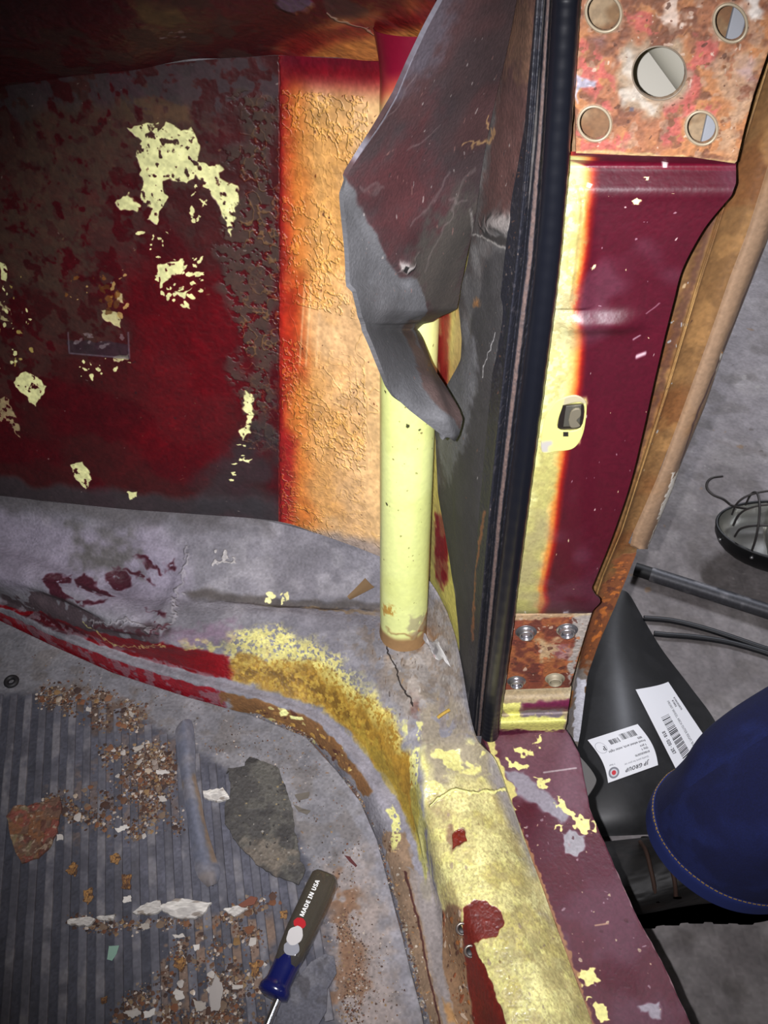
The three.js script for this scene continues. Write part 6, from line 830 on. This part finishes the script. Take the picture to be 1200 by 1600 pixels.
{ // person standing beside the van; the frame shows one foot and shin
  const sole = onY(1130, 1452, 0.0), at = sole.clone(), p = group('person', 'person in dark blue jeans and worn black leather boots standing beside the van', 'person', at);
  const fw = V3(-1, 0, -0.03).normalize(), sd = V3(-fw.z, 0, fw.x); if (sd.z > 0) sd.negate(); // fw: towards the toe, sd: away from the lens
  const B = (a, s, h) => fw.clone().multiplyScalar(a).addScaledVector(sd, s).add(V3(0, h, 0));
  // boot: rings along the foot; a = distance towards the toe, w half width, h0..h1 height
  const ringsOf = (list, n = 28) => list.map(([a, c, w, h0, h1, pw = 2.4, lean = 0]) => { const o = []; for (let i = 0; i <= n; i++) { const t = i / n * Math.PI * 2, ct = Math.cos(t), st = Math.sin(t), x = Math.sign(ct) * Math.pow(Math.abs(ct), 2 / pw), y = Math.sign(st) * Math.pow(Math.abs(st), 2 / pw); o.push(B(a + lean * (y * 0.5 + 0.5), c + x * w, (h0 + h1) / 2 + y * (h1 - h0) / 2)); } return o; });
  const skin = (rings, linV) => { const S = Object.create(Sheet.prototype); const T = new Sheet(rings, rings[0].length - 1, rings.length * 5, { linU: true, linV }); return T.geo(); };
  const leather = std(0x15120f, 0.38, 0, { clearcoat: 0.15, clearcoatRoughness: 0.4 });
  const P = new Paint({ SW: 0.5, SH: 0.3, at: (u, v) => [u * 0.5, v * 0.3, 4] }, 300, 200, [17, 15, 14], 0.58); P.cloud([34, 30, 29], { sc: 0.03, lo: 0.58, hi: 0.72, a: 0.7, rough: 0.6 }).cloud([32, 21, 16], { sc: 0.06, lo: 0.5, hi: 0.65, a: 0.6, z: 4 }).grain(0.2, 0.012, { h: 0.0006 });
  const lm = P.mat({ bump: 1 }), C = 0.05;
  mesh('boot_upper', skin(ringsOf([[-0.078, C, 0.006, 0.06, 0.08], [-0.075, C, 0.028, 0.035, 0.12], [-0.06, C, 0.038, 0.028, 0.165], [-0.03, C, 0.042, 0.026, 0.19], [0.01, C, 0.043, 0.026, 0.19], [0.04, C, 0.043, 0.026, 0.165], [0.075, C, 0.045, 0.026, 0.125], [0.11, C - 0.002, 0.048, 0.026, 0.105], [0.15, C - 0.003, 0.050, 0.026, 0.088], [0.185, C - 0.002, 0.046, 0.028, 0.078], [0.21, C, 0.034, 0.03, 0.066], [0.225, C + 0.002, 0.012, 0.035, 0.05]])), lm, p);
  const so = [[-0.085, 0.024], [-0.07, 0.038], [-0.03, 0.045], [0.03, 0.043], [0.08, 0.047], [0.13, 0.054], [0.18, 0.051], [0.215, 0.036], [0.235, 0.012]];
  const sp = [...so.map(([a, w]) => [a, w]), ...so.slice().reverse().map(([a, w]) => [a, -w])].map(([a, w]) => new THREE.Vector2(a, w));
  const shp = new THREE.Shape(new THREE.SplineCurve([...sp, sp[0]]).getPoints(90)), MS = new THREE.Matrix4().makeBasis(fw, sd.clone(), V3(0, 1, 0));
  const soleM = std(0x1d1c1b, 0.7);
  mesh('boot_welt', new THREE.ExtrudeGeometry(shp, { depth: 0.008, bevelEnabled: true, bevelSize: 0.003, bevelThickness: 0.003, bevelSegments: 3 }).translate(0, C, 0.022).applyMatrix4(MS), soleM, p);
  mesh('boot_sole', new THREE.ExtrudeGeometry(shp, { depth: 0.012, bevelEnabled: true, bevelSize: 0.0005, bevelThickness: 0.0005 }).translate(0, C, 0.0085).applyMatrix4(MS), soleM, p);
  for (let k = 0; k < 9; k++) for (const s of [-1, 1]) { const a = -0.066 + k * 0.034, w = interp(so, a); mesh('tread_lug', new RoundedBoxGeometry(0.022, 0.010, w * 0.75, 2, 0.002).applyMatrix4(new THREE.Matrix4().makeBasis(fw, V3(0, 1, 0), sd.clone().negate())).translate(...B(a, C + s * w * 0.62, 0.005).toArray()), soleM, p); }
  const laceM = std(0x3a261c, 0.8), brass = std(0xb8a878, 0.45, 0.2);
  for (let k = 0; k < 4; k++) { const a = 0.035 + k * 0.024, h = interp([[0.03, 0.168], [0.075, 0.127], [0.11, 0.107]], a) + 0.001; mesh('lace', tubeOf([B(a, C - 0.043, h - 0.028), B(a + 0.003, C - 0.032, h - 0.010), B(a + 0.006, C - 0.015, h), B(a + 0.008, C + 0.012, h + 0.001), B(a + 0.01, C + 0.03, h - 0.012)], 0.003, 16, 6), laceM, p); for (const s of [-1, 1]) mesh('eyelet', new THREE.TorusGeometry(0.0042, 0.0013, 8, 18).rotateX(0.3).applyMatrix4(new THREE.Matrix4().makeBasis(fw, V3(0, 1, 0), sd.clone().negate())).translate(...B(a - 0.002, C + s * 0.0445, h - 0.030).toArray()), brass, p); }
  // trouser leg: from the hem over the ankle up to the hip
  const legO = onY(1140, 1312, 0.135).sub(at), legAx = V3(0.22, 1, -0.08).normalize(), r1 = fw.clone().addScaledVector(legAx, -fw.dot(legAx)).normalize(), r2 = new THREE.Vector3().crossVectors(legAx, r1);
  const legRing = (d, ra, rs, wob) => { const o = [], c = legO.clone().addScaledVector(legAx, d).add(V3(Math.min(0.16, 0.9 * d * d), 0, 0.12 * d * d)); for (let i = 0; i <= 40; i++) { const t = i / 40 * Math.PI * 2, w = 1 + wob * (fbm(Math.cos(t) * 1.4 + d * 9, Math.sin(t) * 1.4, d * 14, 3) - 0.5); o.push(c.clone().addScaledVector(r1, Math.cos(t) * ra * w).addScaledVector(r2, Math.sin(t) * rs * w)); } return o; };
  const LR = [[0, 0.112, 0.098, 0.05], [0.015, 0.114, 0.100, 0.06], [0.03, 0.113, 0.099, 0.08], [0.08, 0.112, 0.099, 0.2], [0.14, 0.110, 0.100, 0.3], [0.22, 0.106, 0.099, 0.3], [0.32, 0.101, 0.094, 0.2], [0.44, 0.098, 0.094, 0.12], [0.56, 0.104, 0.1, 0.1], [0.68, 0.108, 0.104, 0.08], [0.78, 0.11, 0.108, 0.06], [0.84, 0.09, 0.09, 0.0]];
  const js = { SW: 0.6, SH: 0.6, at: (u, v) => [u * 0.6, v * 0.6, 7] }; const J = new Paint(js, 700, 700, [19, 26, 74], 0.9); J.cloud([28, 40, 98], { sc: 0.05, lo: 0.42, hi: 0.62, a: 0.7 }).cloud([16, 22, 66], { sc: 0.03, lo: 0.5, hi: 0.66, a: 0.6, z: 4 });
  for (let k = 0; k < J.W * J.H; k++) { const i = k % J.W, j = Math.floor(k / J.W), t = Math.sin((i + j) * 2.4 + TAB[(i * 31 + j * 17) & 65535] * 2) * 0.5 + 0.5, n = TAB[k * 7 & 65535]; const f = 0.86 + 0.2 * t * n + 0.1 * n; J.c[k * 3] *= f; J.c[k * 3 + 1] *= f; J.c[k * 3 + 2] *= f; J.h[k] += t * 0.0003; }
  const jm = J.mat({ bump: 1, rough: 0.92 }); const rings = LR.map((r) => legRing(...r));
  const hemM = std(0x1f2d6c, 0.92); const leg = mesh('jeans_leg', new Sheet(rings, 80, 170, { linU: false }).geo(0.0022), jm, p);
  const off = (r, k, f) => r.map((q, i) => { const d = q.clone().sub(legO), c = legO.clone().addScaledVector(legAx, d.dot(legAx)); return q.clone().lerp(c, -f).addScaledVector(legAx, k); });
  // hem fold and two rows of stitching
  mesh('hem', new Sheet([off(rings[0], -0.001, 0.012), off(rings[0], 0.006, 0.02), off(rings[1], 0.006, 0.018), off(rings[1], 0.0115, 0.004)], 80, 16).geo(0.002), hemM, leg);
  const st = std(0x9a7a34, 0.8); for (const k of [0.0055, 0.0075]) { const q = off(rings[1], k + 0.0035, 0.026); const o = []; for (let i = 0; i < 40; i++) { const a = q[i], b = q[i + 1]; for (let s = 0; s < 3; s++) { const A = a.clone().lerp(b, s / 3 + 0.04), E = a.clone().lerp(b, s / 3 + 0.27); const g = new THREE.CylinderGeometry(0.0009, 0.0009, A.distanceTo(E), 5).applyQuaternion(new THREE.Quaternion().setFromUnitVectors(V3(0, 1, 0), E.clone().sub(A).normalize())).translate((A.x + E.x) / 2, (A.y + E.y) / 2, (A.z + E.z) / 2); o.push(g); } } mesh('hem_stitching', mergeGeometries(o), st, leg); }
}
{ // the rest of the person, out of the frame
  const p = scene.getObjectByName('person'), at = p.position, jeans = p.getObjectByName('jeans_leg'), L = (x, y, z) => V3(x, y, z).sub(at);
  const sdf = (bones, k) => (x, y, z) => { let acc = 0; for (const [a, b, ra, rb] of bones) { const bx = b.x - a.x, by = b.y - a.y, bz = b.z - a.z, t = clamp(((x - a.x) * bx + (y - a.y) * by + (z - a.z) * bz) / (bx * bx + by * by + bz * bz || 1e-9)), d = Math.hypot(x - a.x - bx * t, y - a.y - by * t, z - a.z - bz * t) - lerp(ra, rb, t); acc += Math.exp(-d / k); } return -k * Math.log(acc + 1e-30); };
  const cubes = (f, c, half, n) => { const mc = new MarchingCubes(n, new THREE.MeshBasicMaterial(), false, false, 60000); mc.isolation = 0; let i = 0; for (let z = 0; z < n; z++) for (let y = 0; y < n; y++) for (let x = 0; x < n; x++, i++) mc.field[i] = -f(c.x + (x / (n / 2) - 1) * half, c.y + (y / (n / 2) - 1) * half, c.z + (z / (n / 2) - 1) * half); mc.update(); const g = new THREE.BufferGeometry(), P = new Float32Array(mc.count * 3); for (let q = 0; q < mc.count; q++) { P[q * 3] = mc.positionArray[q * 3] * half + c.x; P[q * 3 + 1] = mc.positionArray[q * 3 + 1] * half + c.y; P[q * 3 + 2] = mc.positionArray[q * 3 + 2] * half + c.z; } g.setAttribute('position', new THREE.BufferAttribute(P, 3)); g.setAttribute('normal', new THREE.BufferAttribute(mc.normalArray.slice(0, mc.count * 3), 3)); return g; };
  const R = jeans.geometry.boundingBox || (jeans.geometry.computeBoundingBox(), jeans.geometry.boundingBox), hx = at.x + R.max.x - 0.09, hz = at.z + 0.06, hip = L(hx, 0.93, hz + 0.10);
  const B = (x, y, z) => hip.clone().add(V3(x, y, z));
  const shirt = [[B(0, 0.0, -0.07), B(0, 0.0, 0.07), 0.115, 0.115], [B(0, 0.2, -0.05), B(0, 0.2, 0.05), 0.11, 0.11], [B(0, 0.4, -0.09), B(0, 0.4, 0.09), 0.105, 0.105], [B(0, 0.0, 0), B(0, 0.42, 0), 0.12, 0.12], [B(0, 0.47, -0.13), B(0, 0.47, 0.13), 0.065, 0.065]];
  for (const s of [-1, 1]) shirt.push([B(0, 0.46, s * 0.17), B(0.05, 0.19, s * 0.24), 0.06, 0.047], [B(0.05, 0.19, s * 0.24), B(-0.03, -0.03, s * 0.155), 0.046, 0.038]);
  mesh('shirt', cubes(sdf(shirt, 0.012), B(0, 0.22, 0), 0.42, 72), std(0x3b3f46, 0.9), p);
  const head = [[B(0, 0.48, 0), B(-0.012, 0.60, 0), 0.056, 0.052], [B(-0.01, 0.70, 0), B(0.0, 0.73, 0), 0.08, 0.082], [B(-0.03, 0.62, 0), B(-0.03, 0.67, 0), 0.055, 0.066], [B(-0.094, 0.69, 0), B(-0.108, 0.665, 0), 0.011, 0.015], [B(0.005, 0.665, -0.082), B(0.005, 0.70, -0.084), 0.012, 0.016], [B(0.005, 0.665, 0.082), B(0.005, 0.70, 0.084), 0.012, 0.016]];
  const skin = mesh('body', cubes(sdf(head, 0.008), B(-0.01, 0.64, 0), 0.2, 72), std(0xb98a70, 0.6), p);
  mesh('hair', cubes((x, y, z) => Math.max(sdf([[B(0.0, 0.715, 0), B(0.012, 0.73, 0), 0.094, 0.094]], 0.008)(x, y, z), hip.y + 0.70 + 0.35 * Math.max(0, hip.x - 0.03 - x) - y), B(0, 0.73, 0), 0.14, 48), std(0x2a211b, 0.9), skin);
  for (const s of [-1, 1]) mesh('eye', new THREE.SphereGeometry(0.011, 12, 8).translate(...B(-0.083, 0.702, s * 0.031).toArray()), std(0xe6e2dc, 0.3), skin);
  mesh('mouth', new RoundedBoxGeometry(0.008, 0.007, 0.042, 2, 0.003).translate(...B(-0.088, 0.625, 0).toArray()), std(0x8f5a50, 0.6), skin);
  // other leg with its boot, one step behind
  const g2 = [[0.05, 0.105, 0.09], [0.1, 0.104, 0.09], [0.25, 0.1, 0.09], [0.45, 0.1, 0.094], [0.6, 0.106, 0.1], [0.75, 0.112, 0.106], [0.88, 0.116, 0.11], [0.96, 0.1, 0.1]].map(([h, a, b]) => { const o = [], cx = hip.x + lerp(0.12, 0, h / 0.96), cz = hip.z + 0.08, y0 = h - at.y; for (let i = 0; i <= 32; i++) { const t = i / 32 * Math.PI * 2; o.push(V3(cx + Math.cos(t) * a, y0, cz + Math.sin(t) * b)); } return o; });
  mesh('jeans_leg', new Sheet(g2, 48, 60).geo(0.002), jeans.material, p);
  const up = p.getObjectByName('boot_upper'), so = p.getObjectByName('boot_sole'), we = p.getObjectByName('boot_welt'), d = V3(hip.x + 0.12, 0, hip.z + 0.135);
  for (const b of [up, so, we]) { const c = new THREE.Mesh(b.geometry, b.material); c.name = b.name; c.position.copy(d); p.add(c); }
}
finish(scene);
scene.traverse((o) => { if (o.isMesh && o.name === 'fluorescent_tube') o.castShadow = false; });
renderer.render(scene, camera);
